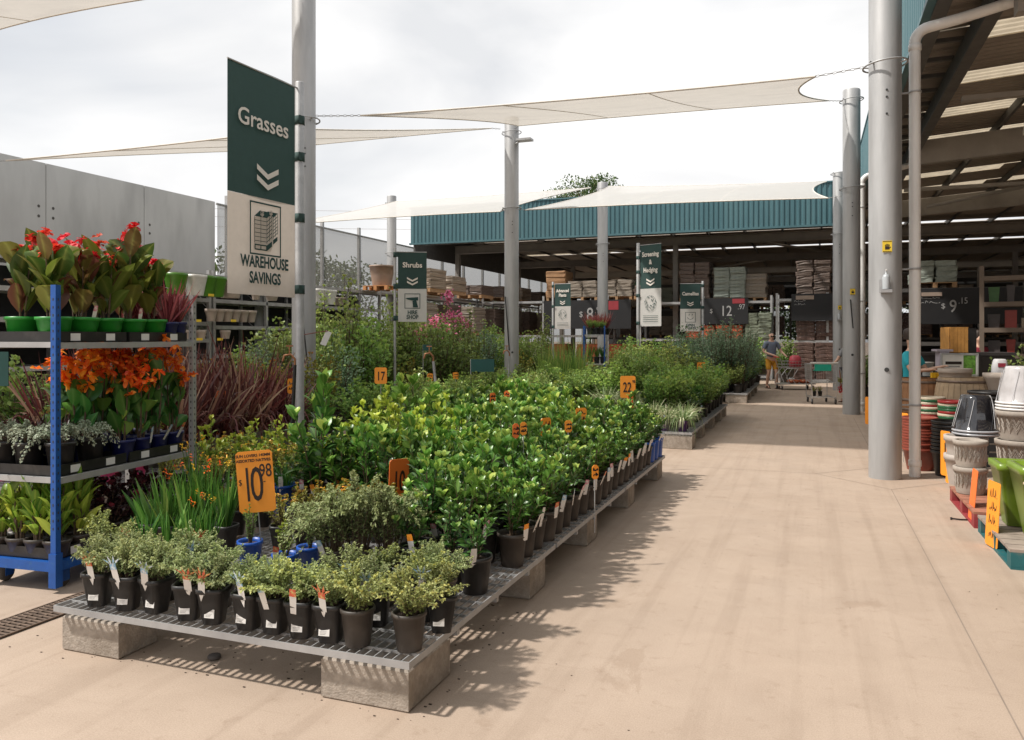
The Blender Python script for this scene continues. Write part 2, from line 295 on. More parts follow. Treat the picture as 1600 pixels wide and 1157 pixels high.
# ------------------------------------------------------------------ foliage makers (each returns a mesh, base at the pot rim)
def rg(seed): return np.random.default_rng(seed)
def unit(a): return a / (np.linalg.norm(a, axis=-1, keepdims=True) + 1e-9)
def bush(name, m, seed, n=9, h=.4, r=.2, L=.06, Wd=.016, per=18, droop=.25, K=4, fold=.35, start=.15, up=.7, jit=.3, tip=4, flower=None, lean=0, arch=0, stemr=.003, fl=(.02, .012), scat=.004):
    g = rg(seed); b = MB(); P = []; D = []; LL = []; TT = []; tips = []
    for i in range(n):
        a = 2 * math.pi * (i + g.random() * .8) / n; q = math.sqrt((i + .5) / n) if n > 1 else 0; q = min(1, max(.05, q + g.normal(0, .12)))
        tipp = np.array([math.cos(a) * q * r, math.sin(a) * q * r, h * (1 - .38 * q * q) * g.uniform(.78, 1.12)])
        base = np.array([math.cos(a) * q * r * .18, math.sin(a) * q * r * .18, 0]); mid = base * .5 + tipp * .5; mid[2] += h * .08; mid[:2] *= .8
        if arch: mid[2] += arch * h; tipp[2] -= arch * h * g.uniform(.3, 1.3) * q
        pts = []
        for t in np.linspace(0, 1, 5): pts.append((1 - t) ** 2 * base + 2 * t * (1 - t) * mid + t * t * tipp)
        b.tube(pts, [stemr * 1.5, stemr * 1.3, stemr, stemr * .8, stemr * .5], 4, 1, caps=False)
        for j in range(per):
            t = start + (1 - start) * ((j + g.random()) / per); p = (1 - t) ** 2 * base + 2 * t * (1 - t) * mid + t * t * tipp
            tan = unit(2 * (1 - t) * (mid - base) + 2 * t * (tipp - mid)); az = j * 2.4 + g.random() * .7 + i
            s1 = unit(np.cross(tan, [0.3, .2, 1.])); s2 = np.cross(tan, s1); sd = s1 * math.cos(az) + s2 * math.sin(az)
            d = unit(sd * (1 - .45 * t) + tan * (.25 + .6 * t) + np.array([0, 0, up * .4]) + g.normal(0, jit * .5, 3))
            P.append(p + g.normal(0, scat, 3) * (1, 1, .6)); D.append(d); LL.append(L * g.uniform(.65, 1.15) * (1.05 - .25 * t)); TT.append(min(1, g.random() * .58 + .30 * t ** 2))
        for j in range(tip):
            az = j * 2 * math.pi / max(tip, 1) + g.random(); d = unit(np.array([math.cos(az) * .55, math.sin(az) * .55, 1.]) + g.normal(0, .1, 3))
            P.append(tipp); D.append(d); LL.append(L * g.uniform(.5, .9)); TT.append(g.uniform(.6, 1))
        tips.append(tipp)
    LL = np.array(LL); b.leaves(P, D, LL, LL * (Wd / L), droop, K, fold, 0, TT, g)
    mats = [m, twig]
    if flower:
        fm, cnt, spread, nf = flower; P = []; D = []
        for tp in (tips if nf >= 1 else [t for t in tips if g.random() < nf]):
            for j in range(cnt):
                P.append(tp + g.normal(0, spread, 3) * np.array([.6, .6, 1]) + np.array([0, 0, spread])); D.append(g.normal(0, 1, 3) + [0, 0, .5])
        if P: b.leaves(P, D, fl[0], fl[1], .1, 3, 0, 2, None, g)
        mats.append(fm)
    return b.mesh(name, mats)
def blades(name, m, seed, n=40, h=.4, r=.03, Wd=.007, droop=(.1, .5), spread=.5, K=5, minL=.6, flower=None, fold=0, prof=None):
    g = rg(seed); a = g.random(n) * 6.283; q = np.sqrt(g.random(n)); P = np.stack([np.cos(a) * q * r, np.sin(a) * q * r, np.zeros(n)], 1)
    a2 = a + g.normal(0, .4, n); k = q * spread * g.uniform(.5, 1.2, n); D = np.stack([np.cos(a2) * k, np.sin(a2) * k, np.ones(n)], 1)
    L = h * g.uniform(minL, 1.1, n); b = MB(); b.leaves(P, D, L, Wd * g.uniform(.7, 1.15, n), g.uniform(*droop, n), K, fold, 0, None, g, prof or [.6, 1, .9, .6, .05])
    mats = [m]
    if flower:
        fm, cnt, fh = flower; PP = []; DD = []
        for i in range(cnt):
            x, y = g.normal(0, r * 2.2, 2); z = fh * g.uniform(.75, 1.05); b.tube([(0, 0, 0), (x * .4, y * .4, z * .6), (x, y, z)], .002, 4, 0)
            for j in range(6): PP.append((x, y, z - .02 + j * .008)); DD.append(g.normal(0, 1, 3) + [0, 0, .4])
        b.leaves(PP, DD, .022, .005, .1, 3, 0, 1, None, g); mats.append(fm)
    return b.mesh(name, mats)
def canna(name, m, fm, seed, h=.6, stems=3, L=.26, Wd=.06, nf=1., per=6, lance=False, fspread=.035):
    g = rg(seed); b = MB(); P = []; D = []; LL = []; TT = []; FPo = []; FD = []
    for i in range(stems):
        a = 6.283 * (i + g.random() * .6) / stems; lean = .12 * h; top = np.array([math.cos(a) * lean, math.sin(a) * lean, h * g.uniform(.75, 1.05)]); bs = np.array([math.cos(a) * .02, math.sin(a) * .02, 0])
        b.tube([bs, bs * .5 + top * .5, top], [.009, .007, .004], 5, 1)
        for j in range(per):
            t = .12 + .75 * j / per; p = bs + (top - bs) * t; az = a + j * 2.5 + g.random() * .6
            k_ = g.uniform(.25, .65); d = np.array([math.cos(az) * k_, math.sin(az) * k_, 1.]); P.append(p); D.append(d)
            LL.append(L * g.uniform(.75, 1.15)); TT.append(g.random())
        if fm and g.random() < nf:
            for q in range(4 if fspread < .03 else 6):
                c0 = top + g.normal(0, 1, 3) * [fspread, fspread, fspread * 1.2] + [0, 0, .035]; ax = unit(g.normal(0, 1, 3) * .8 + [0, 0, .8])
                s1 = unit(np.cross(ax, [.3, .9, .1])); s2 = np.cross(ax, s1)
                for j in range(5): az = 1.257 * j + q; FPo.append(c0); FD.append(s1 * math.cos(az) + s2 * math.sin(az) + ax * .6)
    LL = np.array(LL); b.leaves(P, D, LL, LL * (Wd / L), g.uniform(.12, .5, len(P)), 6, .28, 0, TT, g, [.18, .75, 1, .85, .5, .03] if not lance else [.2, .8, 1, .7, .35, .02])
    mats = [m, twig]
    if FPo: b.leaves(FPo, FD, .062, .020, .35, 4, .3, 2, None, g, [.35, .85, 1, .45]); mats.append(fm)
    return b.mesh(name, mats)
F = {}
F['glossy'] = [bush('foliage', GL, 10 + i, n=7, h=.42, r=.15, L=.118, Wd=.0225, per=13, tip=7, start=.06, fold=.25, K=5) for i in range(6)]
F['gardenia'] = [bush('foliage', GL2, 30 + i, n=8, h=.37, r=.15, L=.102, Wd=.020, per=14, tip=7, start=.05, fold=.25, K=5) for i in range(5)]
F['limeshrub'] = [bush('foliage', LM, 40 + i, n=9, h=.4, r=.15, L=.08, Wd=.018, per=14, tip=5) for i in range(3)]
F['native'] = [bush('foliage', GG, 50 + i, n=40, h=.175, r=.155, L=.023, Wd=.0050, per=46, tip=7, K=3, fold=0, start=.12, jit=.9, stemr=.0011, arch=.15) for i in range(4)]
F['nativegold'] = [bush('foliage', GY, 60 + i, n=42, h=.165, r=.15, L=.020, Wd=.0055, per=44, tip=7, K=3, fold=0, start=.12, jit=.9, stemr=.0011, arch=.15) for i in range(3)]
F['nativebig'] = [bush('foliage', GG, 70 + i, n=70, h=.33, r=.25, L=.023, Wd=.0048, per=60, tip=7, K=3, fold=0, start=.12, jit=.9, arch=.4, stemr=.0012) for i in range(3)]
F['small_green'] = [bush('foliage', OM, 80 + i, n=11, h=.30, r=.07, L=.03, Wd=.007, per=26, tip=5, K=3, fold=0) for i in range(2)]
F['lime_small'] = [bush('foliage', LM, 85 + i, n=9, h=.22, r=.07, L=.034, Wd=.008, per=18, tip=5, K=3, fold=0) for i in range(2)]
F['golden'] = [bush('foliage', AU, 90 + i, n=15, h=.27, r=.17, L=.042, Wd=.012, per=20, tip=6, K=4, fold=.3, flower=(FG, 3, .014, .22)) for i in range(3)]
F['kpaw'] = [blades('foliage', BL, 100 + i, n=46, h=.40, r=.04, Wd=.008, droop=(.02, .22), spread=.38, flower=(FO if i % 2 else FG, 5, .42)) for i in range(3)]
F['agave'] = [blades('foliage', BL, 110 + i, n=16, h=.26, r=.03, Wd=.013, droop=(0, .2), spread=.65, fold=.4) for i in range(2)]
F['varieg'] = [blades('foliage', VG, 120 + i, n=150, h=.46, r=.06, Wd=.0062, droop=(.3, 1.0), spread=.9) for i in range(3)]
F['carex'] = [blades('foliage', BL, 126 + i, n=90, h=.34, r=.05, Wd=.004, droop=(.2, .8), spread=.8) for i in range(2)]
F['redgrass'] = [blades('foliage', RG, 130 + i, n=190, h=1.05, r=.08, Wd=.0125, droop=(.0, .85), spread=.66, minL=.35) for i in range(4)]
F['cordy'] = [blades('foliage', CR, 140 + i, n=46, h=.42, r=.02, Wd=.010, droop=(-.05, .15), spread=.75, fold=.3) for i in range(3)]
F['darkcordy'] = [blades('foliage', DK, 145 + i, n=46, h=.34, r=.02, Wd=.009, droop=(0, .25), spread=1.1, fold=.3) for i in range(2)]
F['cannared'] = [canna('foliage', CN, FR, 150 + i, h=.56, stems=3, L=.40, Wd=.072, nf=.55, fspread=.025) for i in range(5)]
F['cannaorange'] = [canna('foliage', CO, FO, 160 + i, h=.60, stems=3, L=.28, Wd=.058, nf=1, per=5, fspread=.05) for i in range(4)]
F['ginger'] = [canna('foliage', LM, None, 170 + i, h=.36, stems=7, L=.30, Wd=.026, per=6, lance=True) for i in range(3)]
F['heuchera'] = [bush('foliage', DK, 180 + i, n=12, h=.28, r=.18, L=.07, Wd=.024, per=8, tip=3, fold=.3) for i in range(2)]
F['silver'] = [bush('foliage', SV, 190 + i, n=30, h=.14, r=.23, L=.024, Wd=.008, per=34, tip=4, K=3, fold=0, arch=1.0, stemr=.001) for i in range(2)]
F['tall_olive'] = [bush('foliage', OL, 200 + i, n=34, h=1.42, r=.5, L=.10, Wd=.032, per=50, tip=8, K=3, fold=0, start=.12, jit=.7, stemr=.006, scat=.09) for i in range(3)]
F['tall_mid'] = [bush('foliage', OM, 210 + i, n=32, h=1.32, r=.5, L=.115, Wd=.032, per=48, tip=8, K=3, fold=0, start=.12, jit=.6, stemr=.006, scat=.09) for i in range(3)]
F['tall_blue'] = [bush('foliage', OB, 220 + i, n=28, h=1.25, r=.42, L=.08, Wd=.022, per=52, tip=8, K=3, fold=0, start=.12, jit=.6, stemr=.006, scat=.09) for i in range(2)]
F['tall_thin'] = [bush('foliage', OL, 225 + i, n=16, h=1.75, r=.27, L=.09, Wd=.026, per=64, tip=8, K=3, fold=0, start=.1, jit=.6, stemr=.006, scat=.06) for i in range(2)]
F['crepe'] = [bush('foliage', AU if i == 5 else OL, 230 + i, n=26, h=1.5, r=.42, L=.07, Wd=.020, per=42, tip=6, K=3, fold=0, start=.2, jit=.7, stemr=.006, scat=.09, flower=(FP, 60, .07, .35), fl=(.05, .022)) for i in range(2)]
F['autumn'] = [bush('foliage', AU, 240 + i, n=22, h=.9, r=.32, L=.06, Wd=.018, per=34, tip=6, K=3, fold=0, scat=.038) for i in range(2)]
F['medium'] = [bush('foliage', OM, 250 + i, n=26, h=.58, r=.31, L=.075, Wd=.023, per=34, tip=6, K=3, fold=0, scat=.038, jit=.6) for i in range(3)]
F['medium_olive'] = [bush('foliage', OL, 255 + i, n=28, h=.60, r=.31, L=.062, Wd=.019, per=38, tip=6, K=3, fold=0, scat=.038, jit=.7) for i in range(3)]
F['bamboo'] = [blades('foliage', OM, 260 + i, n=170, h=1.3, r=.16, Wd=.007, droop=(0, .4), spread=.3, minL=.4) for i in range(2)]
# ------------------------------------------------------------------ pots, tags
def potmesh(rt, rb, h, m, sq=0, rim=.006, n=20):
    b = MB(); b.disc(rb, 0, n, m=0, sq=sq, up=False)
    b.lathe([(rb, 0), (rt, h - .022), (rt + rim, h - .021), (rt + rim, h), (rt - .004, h), (rt - .008, h - .025)], n, sq=sq); b.disc(rt - .008, h - .025, n, m=1, sq=sq)
    return b.mesh('pot', [m, soil])
POT = {'black': (potmesh(.088, .066, .20, blackp), .20), 'brown': (potmesh(.088, .066, .20, browngr), .20), 'square': (potmesh(.067, .045, .175, blackp, 4.5, n=24), .175),
       'smallblue': (potmesh(.072, .055, .14, bluepot), .14), 'blue': (potmesh(.095, .08, .22, bluepot), .22), 'navy': (potmesh(.085, .065, .16, navypot), .16),
       'green': (potmesh(.105, .08, .16, greenpot, rim=.008), .16), 'grey': (potmesh(.115, .09, .25, greypot), .25), 'pink': (potmesh(.085, .065, .14, pinkpot), .14),
       'purple': (potmesh(.07, .055, .16, purplepot, 4.5), .16), 'big': (potmesh(.17, .13, .30, blackp), .30), 'low': (potmesh(.08, .06, .11, browngr), .11), 'brownbig': (potmesh(.11, .09, .22, brownpot), .22),
       'white': (potmesh(.09, .07, .14, whitep), .14)}
def tagmesh(pm):
    b = MB(); w = .017   # card leaning outwards, with a pointed peg, a picture and a winged top
    b.poly([(-w, 0, 0), (w, 0, 0), (w, 0, .062), (-w, 0, .062)], 0); b.poly([(-w * .8, -.001, .005), (w * .8, -.001, .005), (0, -.001, -.035)], 0)
    b.poly([(-w, -.0005, .062), (w, -.0005, .062), (w, -.0005, .092), (-w, -.0005, .092)], 1)
    for a in (-.9, -.3, .3, .9):
        c = (math.sin(a), math.cos(a)); b.poly([(a * w * .9, -.001, .088), (a * w + c[0] * .018 - .006, -.001, .105), (a * w + c[0] * .042, -.002, .088 + c[1] * .046), (a * w + c[0] * .018 + .008, -.001, .104)], 1)
    return b.mesh('plant_tag', [papr, pm])
def plaintag(pm):
    b = MB(); b.poly([(-.013, 0, -.03), (.013, 0, -.03), (.016, 0, .05), (-.016, 0, .05)], 0); b.poly([(-.016, -.0006, .05), (.016, -.0006, .05), (.014, -.0006, .085), (-.014, -.0006, .085)], 1); return b.mesh('plant_tag', [papr, pm])
TAGW = [tagmesh(bluecard), tagmesh(bluecard), tagmesh(redcard)]
TAGP = [plaintag(papr), plaintag(redcard), plaintag(pinkcard), plaintag(bluecard), plaintag(papr), plaintag(orangec)]
def stickermesh():
    b = MB(); b.poly([(-.022, 0, 0), (.022, 0, 0), (.022, 0, .034), (-.022, 0, .034)], 0)
    for k in range(3): b.poly([(-.016, -.0006, .006 + .005 * k), (.006 + .003 * k, -.0006, .006 + .005 * k), (.006 + .003 * k, -.0006, .0068 + .005 * k), (-.016, -.0006, .0068 + .005 * k)], 1)
    for k in range(8): b.poly([(-.016 + .004 * k, -.0006, .024), (-.0152 + .004 * k, -.0006, .024), (-.0152 + .004 * k, -.0006, .030), (-.016 + .004 * k, -.0006, .030)], 1)
    return b.mesh('sticker', [papr, inkm])
STICK = stickermesh()
rnd = random.Random(11)
def plant(kind, pot, x, y, z, label, cat='potted plant', group=None, s=1., tg=None, name=None, sticker=False, face=0, ps=1., fs=None, tall=1.):
    pm, ph = POT[pot]; r = thing(name or 'potted_plant', label, cat, (x, y, z), (R_(rnd.uniform(-1.3, 1.3)), R_(rnd.uniform(-1.3, 1.3)), face), group)
    inst(pm, 'pot', r, rz=rnd.uniform(-.25, .25) if pot in ('square', 'purple') else rnd.random() * 6, sc=ps)
    inst(rnd.choice(F[kind]), 'foliage', r, (0, 0, ph * ps - .022), rnd.random() * 6.28, (s, s, s * rnd.uniform(.9, 1.12) * tall))
    rr = (.066 if pot in ('square', 'purple') else .09) * ps
    if tg:
        me = rnd.choice(TAGW if tg == 'wing' else TAGP)
        if tg == 'wingred': me = TAGW[2]
        t = inst(me, 'plant_tag', r, (rnd.uniform(-.02, .02), -rr - .006, ph * ps - (.012 if not sticker else .02)), (R_(rnd.uniform(8, 26)), R_(rnd.uniform(-12, 12)), rnd.uniform(-.3, .3)), 1.1)
    if sticker: inst(STICK, 'sticker', r, (rnd.uniform(-.01, .01), -rr * .82 - .004, ph * .22), (R_(-8), 0, 0), 1.2)
    return r
# ------------------------------------------------------------------ setting
b = MB(); b.poly([(-160, -60, 0), (160, -60, 0), (160, 260, 0), (-160, 260, 0)]); struct(b.obj('ground', concrete))
jm = mat('joint_filler', (.26, .205, .165), .9)
b = MB()
def strip(b, p, q, w=.0035, z=.004):
    p = Vector((*p, z)); q = Vector((*q, z)); n = (q - p).normalized().cross(Vector((0, 0, 1))) * w; b.poly([p - n, q - n, q + n, p + n])
strip(b, (.8, -3), (.8, 9.33)); strip(b, (.8, 10.87), (.8, 17.4)); strip(b, (.8, 18.9), (.8, 25))
for cy in (10.1, 18.15):
    q = [(.8, cy - .77), (.05, cy), (.8, cy + .77), (1.55, cy)]
    for i in range(4): strip(b, q[i], q[(i + 1) % 4])
for yy in (1.9, 10.1, 14.1, 18.15, 22.2):
    strip(b, (-5.9, yy), (.05, yy), .003); strip(b, (1.55, yy), (14, yy), .004)
struct(b.obj('floor_joints', jm))
# trench drain
dg = thing('drain_grate', 'rusty steel drain grate let into the floor beside the blue trolley', 'drain', (-4.185, 0, 0))
b = MB(); b.poly([(-.115, .5, .004), (.115, .5, .004), (.115, 9, .004), (-.115, 9, .004)]); b.obj('channel', mat('drain_dark', (.02, .017, .014), .9), dg)
b = MB(); rust = mat('rusty_steel', (.17, .12, .09), .7, .3, var=.35, scale=20)
for k in range(250): b.box(-.11, .11, .52 + .034 * k, .536 + .034 * k, .006, .012)
for x in (-.12, -.04, .04, .115): b.box(x - .005, x + .005, .5, 9, .0065, .0135)
b.obj('bars', rust, dg)
# ---- precast wall with panel joints
w = thing('concrete_wall', 'tall pale grey precast concrete boundary wall with panel joints', 'wall', (-16, 0, 0))
b = MB(); holes = MB(); ys = [1.8, 4.6, 7.4, 10.2, 13.0, 15.8, 18.4]
for i in range(6): b.box(-.2, 0, ys[i] + .012, ys[i + 1] - .012, 0, 5.5)
b.box(-.16, -.02, 2.2, 18.39, 0, 5.48)
for yy in ys[1:6]:
    for dy in (-.18, .18):
        for zz in (4.3, 4.52): holes.lathe([(0, 0), (.035, 0)], 10, (0, 0, 0)); holes.v[-1] = np.array([(.004, yy + dy + v[0], zz + v[1]) for v in holes.v[-1]])
b.obj('panels', wallm, w); holes.obj('bolt_holes', mat('hole_dark', (.10, .095, .09), .9), w)
# ---- mesh fence
meshm = mat('shade_mesh', (.20, .20, .185), .9, var=.1, scale=2, trans=.4, alpha=.42)
f = thing('mesh_fence', 'long grey mesh fence on steel posts running on from the concrete wall', 'fence', (-16, 0, 0))
yf = [18.9 + 2.42 * i for i in range(17)]
b = MB(); b.box(-.02, .02, 18.45, 58, 5.42, 5.48); b.box(-.02, .02, 18.45, 58, 3.3, 3.34); b.obj('rail', galv, f)
pm = MB().box(-.05, .05, -.05, .05, 0, 5.75).mesh('post', [galv]); mm = MB().box(.055, .06, .03, 2.39, .05, 5.46).mesh('mesh_panel', [meshm])
for y in yf: inst(pm, 'post', f, (0, y, 0)); inst(mm, 'mesh_panel', f, (0, y, 0))
inst(mm, 'mesh_panel', f, (0, 18.9 - 2.42, 0)) if False else None
b = MB(); b.box(.055, .06, 18.42, 18.84, .05, 5.46); b.obj('mesh_panel', meshm, f)
# ---- steel columns
cols = [(-14.4, 10.1, 7.0), (-7.13, 10.1, 7.6), (.8, 10.1, 8.2), (-14.4, 18.2, 6.95), (-6.84, 18.2, 6.95), (.8, 18.2, 6.8), (-14.62, 26.2, 6.85), (-6.57, 26.2, 6.8), (.8, 26.2, 6.6)]
LBL = ['round grey steel column at the foot of the concrete wall', 'round grey steel column right behind the big hanging Grasses banner', 'thick round grey steel column beside the nearest white downpipe', 'round grey steel column by the far end of the concrete wall', 'round grey steel column rising from the green shrubs in the middle', 'round grey steel column standing behind the shopping trolley with green seat', 'round grey column at the left end of the teal fascia', 'round grey steel column behind the shelf trolley of red spiky plants', 'farthest round grey column on the right edge of the walkway']
bolt = mat('bolt_dark', (.03, .03, .03), .5)
for (x, y, h), lb in zip(cols, LBL):
    c = thing('steel_column', lb, 'column', (x, y, 0), 0, 'round steel columns')
    b = MB(); b.lathe([(.175, 0), (.175, h), (.165, h + .02), (0, h + .03)], 32); b.obj('shaft', colm, c)
    b = MB()
    for zz in ((4.75, 6.6) if y > 11 or x > 0 else (4.86,)):
        pts = [(math.cos(t) * .235, math.sin(t) * .235, zz + .02 * math.cos(t)) for t in np.linspace(0, 2 * math.pi, 33)]; b.tube(pts, .011, 6)
        for a in (-2.4, -.4, 1.2, 2.9): b.tube([(math.cos(a) * .17, math.sin(a) * .17, zz), (math.cos(a) * .24, math.sin(a) * .24, zz + .015)], .012, 5)
    b.obj('ring_bracket', galv, c)
    b = MB()
    fa = math.atan2(-y, -x)
    for k, zz in enumerate((4.42, 4.34, 4.15, 1.25)):
        p = Vector((math.cos(fa + .1) * .174, math.sin(fa + .1) * .174, zz)); b.tube([p, p * 1.0 + Vector((math.cos(fa) * .006, math.sin(fa) * .006, 0))], .012 if k < 3 else .026, 10)
    b.obj('bolt', bolt, c)
# stickers on the columns
def oncol(name, label, x, y, z, da, build, cat='sign', group=None):
    fa = math.atan2(-y, -x) + da
    return thing(name, label, cat, (x + math.cos(fa) * .178, y + math.sin(fa) * .178, z), fa + math.pi / 2, group)
for (x, y, z, s_, lb) in ((.8, 10.1, 2.58, 1., 'nearest column'), (.8, 18.2, 2.5, 1., 'column behind the green seated trolley'), (.8, 26.2, 2.45, 1., 'farthest column on the right')):
    t = oncol('wall_sticker', 'small yellow sticker with a hand sign on the ' + lb, x, y, z, .12, None, 'sticker', 'yellow hand stickers')
    b = MB(); b.box(-.05, .05, -.004, .0, 0, .13); b.obj('panel', yell, t)
    b = MB(); b.box(-.022, .022, -.006, -.004, .03, .062); [b.box(-.022 + .0125 * k, -.014 + .0125 * k, -.006, -.004, .0625, .085 + .008 * (k in (1, 2))) for k in range(4)]; b.poly([(.022, -.005, .035), (.040, -.005, .055), (.036, -.005, .062), (.022, -.005, .050)]); fr0 = b; [b.box(*q) for q in ((-.045, .045, -.006, -.004, .005, .011), (-.045, .045, -.006, -.004, .118, .124))]; b.obj('picture', inkm, t)
for (x, y, lb) in ((.8, 10.1, 'nearest column'), (.8, 26.2, 'farthest right column')):
    t = oncol('pump_dispenser', 'clear hand sanitiser pump bottle in a holder on the ' + lb, x, y, 2.14, .05, None, 'dispenser', 'sanitiser pumps')
    b = MB(); b.lathe([(.04, 0), (.042, .13), (.03, .16), (.012, .17), (.012, .20)], 12, (0, -.05, .02)); b.obj('bottle', mat('clear_bottle', (.45, .48, .5), .2), t)
    b = MB(); b.tube([(0, -.05, .21), (0, -.05, .24), (0, -.10, .235)], .008, 6); b.obj('pump', whitep, t)
    b = MB(); b.box(-.07, .0, -.012, 0, -.02, .13); b.box(-.06, .06, -.1, 0, -.02, .015); b.obj('holder', galv, t)
b = MB(); t = oncol('cable', 'black cable hanging on the middle right column', .8, 18.2, 1.8, 0, None, 'cable'); b.tube([(-.02, -.02, .6), (0, -.03, .35), (.03, -.03, 0)], .012, 6); b.obj('cord', blackp, t)
# ---- downpipes
for (x, y, lb, top) in ((1.13, 10.3, 'tall white downpipe bending under the roof beside the nearest column', 5.2), (1.05, 19.0, 'white downpipe beside the middle right column', 5.15)):
    t = thing('downpipe', lb, 'pipe', (x, y, 0), 0, 'white roof downpipes')
    b = MB(); r = .062
    pts = [(0, 0, 0), (0, 0, 2.5), (0, 0, top - .17)] + [(.17 - .17 * math.cos(a), 0, top - .17 + .17 * math.sin(a)) for a in np.linspace(.15, 1.45, 7)] + [(.45, 0, top + .05), (1.5, 0, top + .28)]
    b.tube(pts, r, 16); b.obj('pipe', whitep, t)
    for zz in (top - .26, .12): b = MB(); b.lathe([(r + .001, 0), (r + .009, .004), (r + .009, .07), (r + .001, .075)], 16, (0, 0, zz)); b.obj('collar', whitep, t)
    for zz in (.82, 2.4, 4.45): b = MB(); b.lathe([(r + .002, 0), (r + .01, .0), (r + .01, .02), (r + .002, .02)], 16, (0, 0, zz)); b.box(-.2, -.05, -.012, .012, zz + .001, zz + .018); b.obj('bracket', galv, t)
# ---- shade sails
def sail(label, A, B_, Cc, D_, sag=.085, n=18, name='shade_sail', m=None):
    """four corners in order; edges hollow inwards like a catenary"""
    A, B_, Cc, D_ = map(Vector, (A, B_, Cc, D_)); cen = (A + B_ + Cc + D_) / 4
    def edge(P, Q, t):
        p = P.lerp(Q, t); m = (P + Q) / 2; inn = (cen - m); return p + inn * (4 * t * (1 - t)) * sag * 2
    V = []; k = n + 1
    for i in range(k):
        u = i / n
        for j in range(k):
            v = j / n; bot = edge(A, B_, u); top = edge(D_, Cc, u); lef = edge(A, D_, v); rig = edge(B_, Cc, v)
            V.append(bot * (1 - v) + top * v + lef * (1 - u) + rig * u - (A * (1 - u) * (1 - v) + B_ * u * (1 - v) + Cc * u * v + D_ * (1 - u) * v))
    t = thing(name, label, 'shade sail', cen, 0, 'shade sails'); b = MB(); F_ = [(i * k + j, i * k + j + 1, (i + 1) * k + j + 1, (i + 1) * k + j) for i in range(n) for j in range(n)]
    b.add([v - cen for v in V], F_, smooth=True); o = b.obj('cloth', m or sailm, t)
    b = MB()
    E = [[edge(P, Q, s_ / 24) - cen for s_ in range(25)] for P, Q in ((A, B_), (B_, Cc), (Cc, D_), (D_, A))]
    for e in E: b.tube(e, .014, 5)
    for q in (n // 3, 2 * n // 3): b.tube([V[q * k + j] - cen - Vector((0, 0, .004)) for j in range(k)], .007, 4)
    b.obj('hem', mat('sail_hem', (.66, .62, .56), .8), t); return t, cen
def tie(t, cen, P, Q):
    b = MB(); P = Vector(P) - cen; Q = Vector(Q) - cen; d = (Q - P); n = max(4, int(d.length / .05)); dr = d.normalized()
    for i in range(n):
        c = P + d * ((i + .5) / n); s1 = dr.cross(Vector((0, 0, 1))).normalized(); s2 = s1.cross(dr); a = s1 if i % 2 else s2
        b.tube([c - dr * .03, c - dr * .015 + a * .012, c + dr * .015 + a * .012, c + dr * .03, c + dr * .015 - a * .012, c - dr * .015 - a * .012, c - dr * .03], .0045, 4, caps=False)
    b.obj('chain', galv, t)
e = .35
t, c = sail('wide sand coloured shade sail stretched from the banner column to the nearest right column', (-6.95 + .65, 10.35, 4.93), (.8 - .75, 10.4, 4.80), (.8 - .45, 17.8, 6.53), (-6.95 + .42, 17.8, 6.65), .055)
tie(t, c, (-6.95 + .65, 10.35, 4.93), (-6.93, 10.1, 4.92)); tie(t, c, (.05, 10.4, 4.80), (.8 - .22, 10.15, 4.77)); tie(t, c, (.35, 17.8, 6.53), (.62, 18.1, 6.58)); tie(t, c, (-6.53, 17.8, 6.65), (-6.7, 18.1, 6.68))
t, c = sail('shade sail between the concrete wall and the banner column', (-14.4 + .6, 10.4, 4.85), (-6.95 - .5, 10.4, 4.85), (-6.95 - .3, 17.9, 6.68), (-14.1, 17.9, 6.7), .055)
tie(t, c, (-7.45, 10.4, 4.85), (-7.3, 10.25, 4.86)); tie(t, c, (-7.25, 17.9, 6.68), (-7.1, 18.1, 6.7)); tie(t, c, (-13.8, 10.4, 4.85), (-14.25, 10.2, 4.8))
t, c = sail('sunlit white shade sail over the left end of the teal fascia', (-14.1, 18.6, 4.75), (-7.25, 18.5, 4.75), (-6.9, 25.9, 6.62), (-14.3, 25.9, 6.6), .05, m=sailw)
tie(t, c, (-7.25, 18.5, 4.75), (-7.1, 18.3, 4.76))
t, c = sail('sunlit white shade sail in front of the right part of the teal fascia', (-6.6, 18.5, 4.75), (.35, 18.5, 4.62), (.45, 25.9, 6.32), (-6.3, 25.9, 6.62), .05, m=sailw)
tie(t, c, (-6.6, 18.5, 4.75), (-6.78, 18.3, 4.76)); tie(t, c, (.35, 18.5, 4.62), (.62, 18.3, 4.62))
t, c = sail('near sand coloured shade sail entering at the top left corner', (-13.9, 2.3, 4.9), (-7.3, 2.3, 4.9), (-7.15, 9.8, 6.85), (-14.1, 9.8, 6.85), .075)
# small flood lamp on column, seen beyond the sail
t = thing('flood_light', 'small grey flood light on the column rising from the middle shrubs', 'lamp', (-6.7, 18.1, 6.35)); b = MB(); b.box(.05, .42, -.12, .12, 0, .05); b.tube([(-.1, 0, -.1), (.1, 0, .0)], .02, 6); b.obj('housing', galv, t)
# overhead wires beyond the fence
t = thing('power_line', 'thin overhead wires sagging beyond the mesh fence', 'wires', (-40, 60, 0)); b = MB()
for zz in (12.6, 13.6, 14.4): b.tube([(-40 + 5 * k, -6 + 2.2 * k, zz + .05 * (k - 8) ** 2 * .25) for k in range(17)], .02, 4)
b.obj('wire', galv, t)
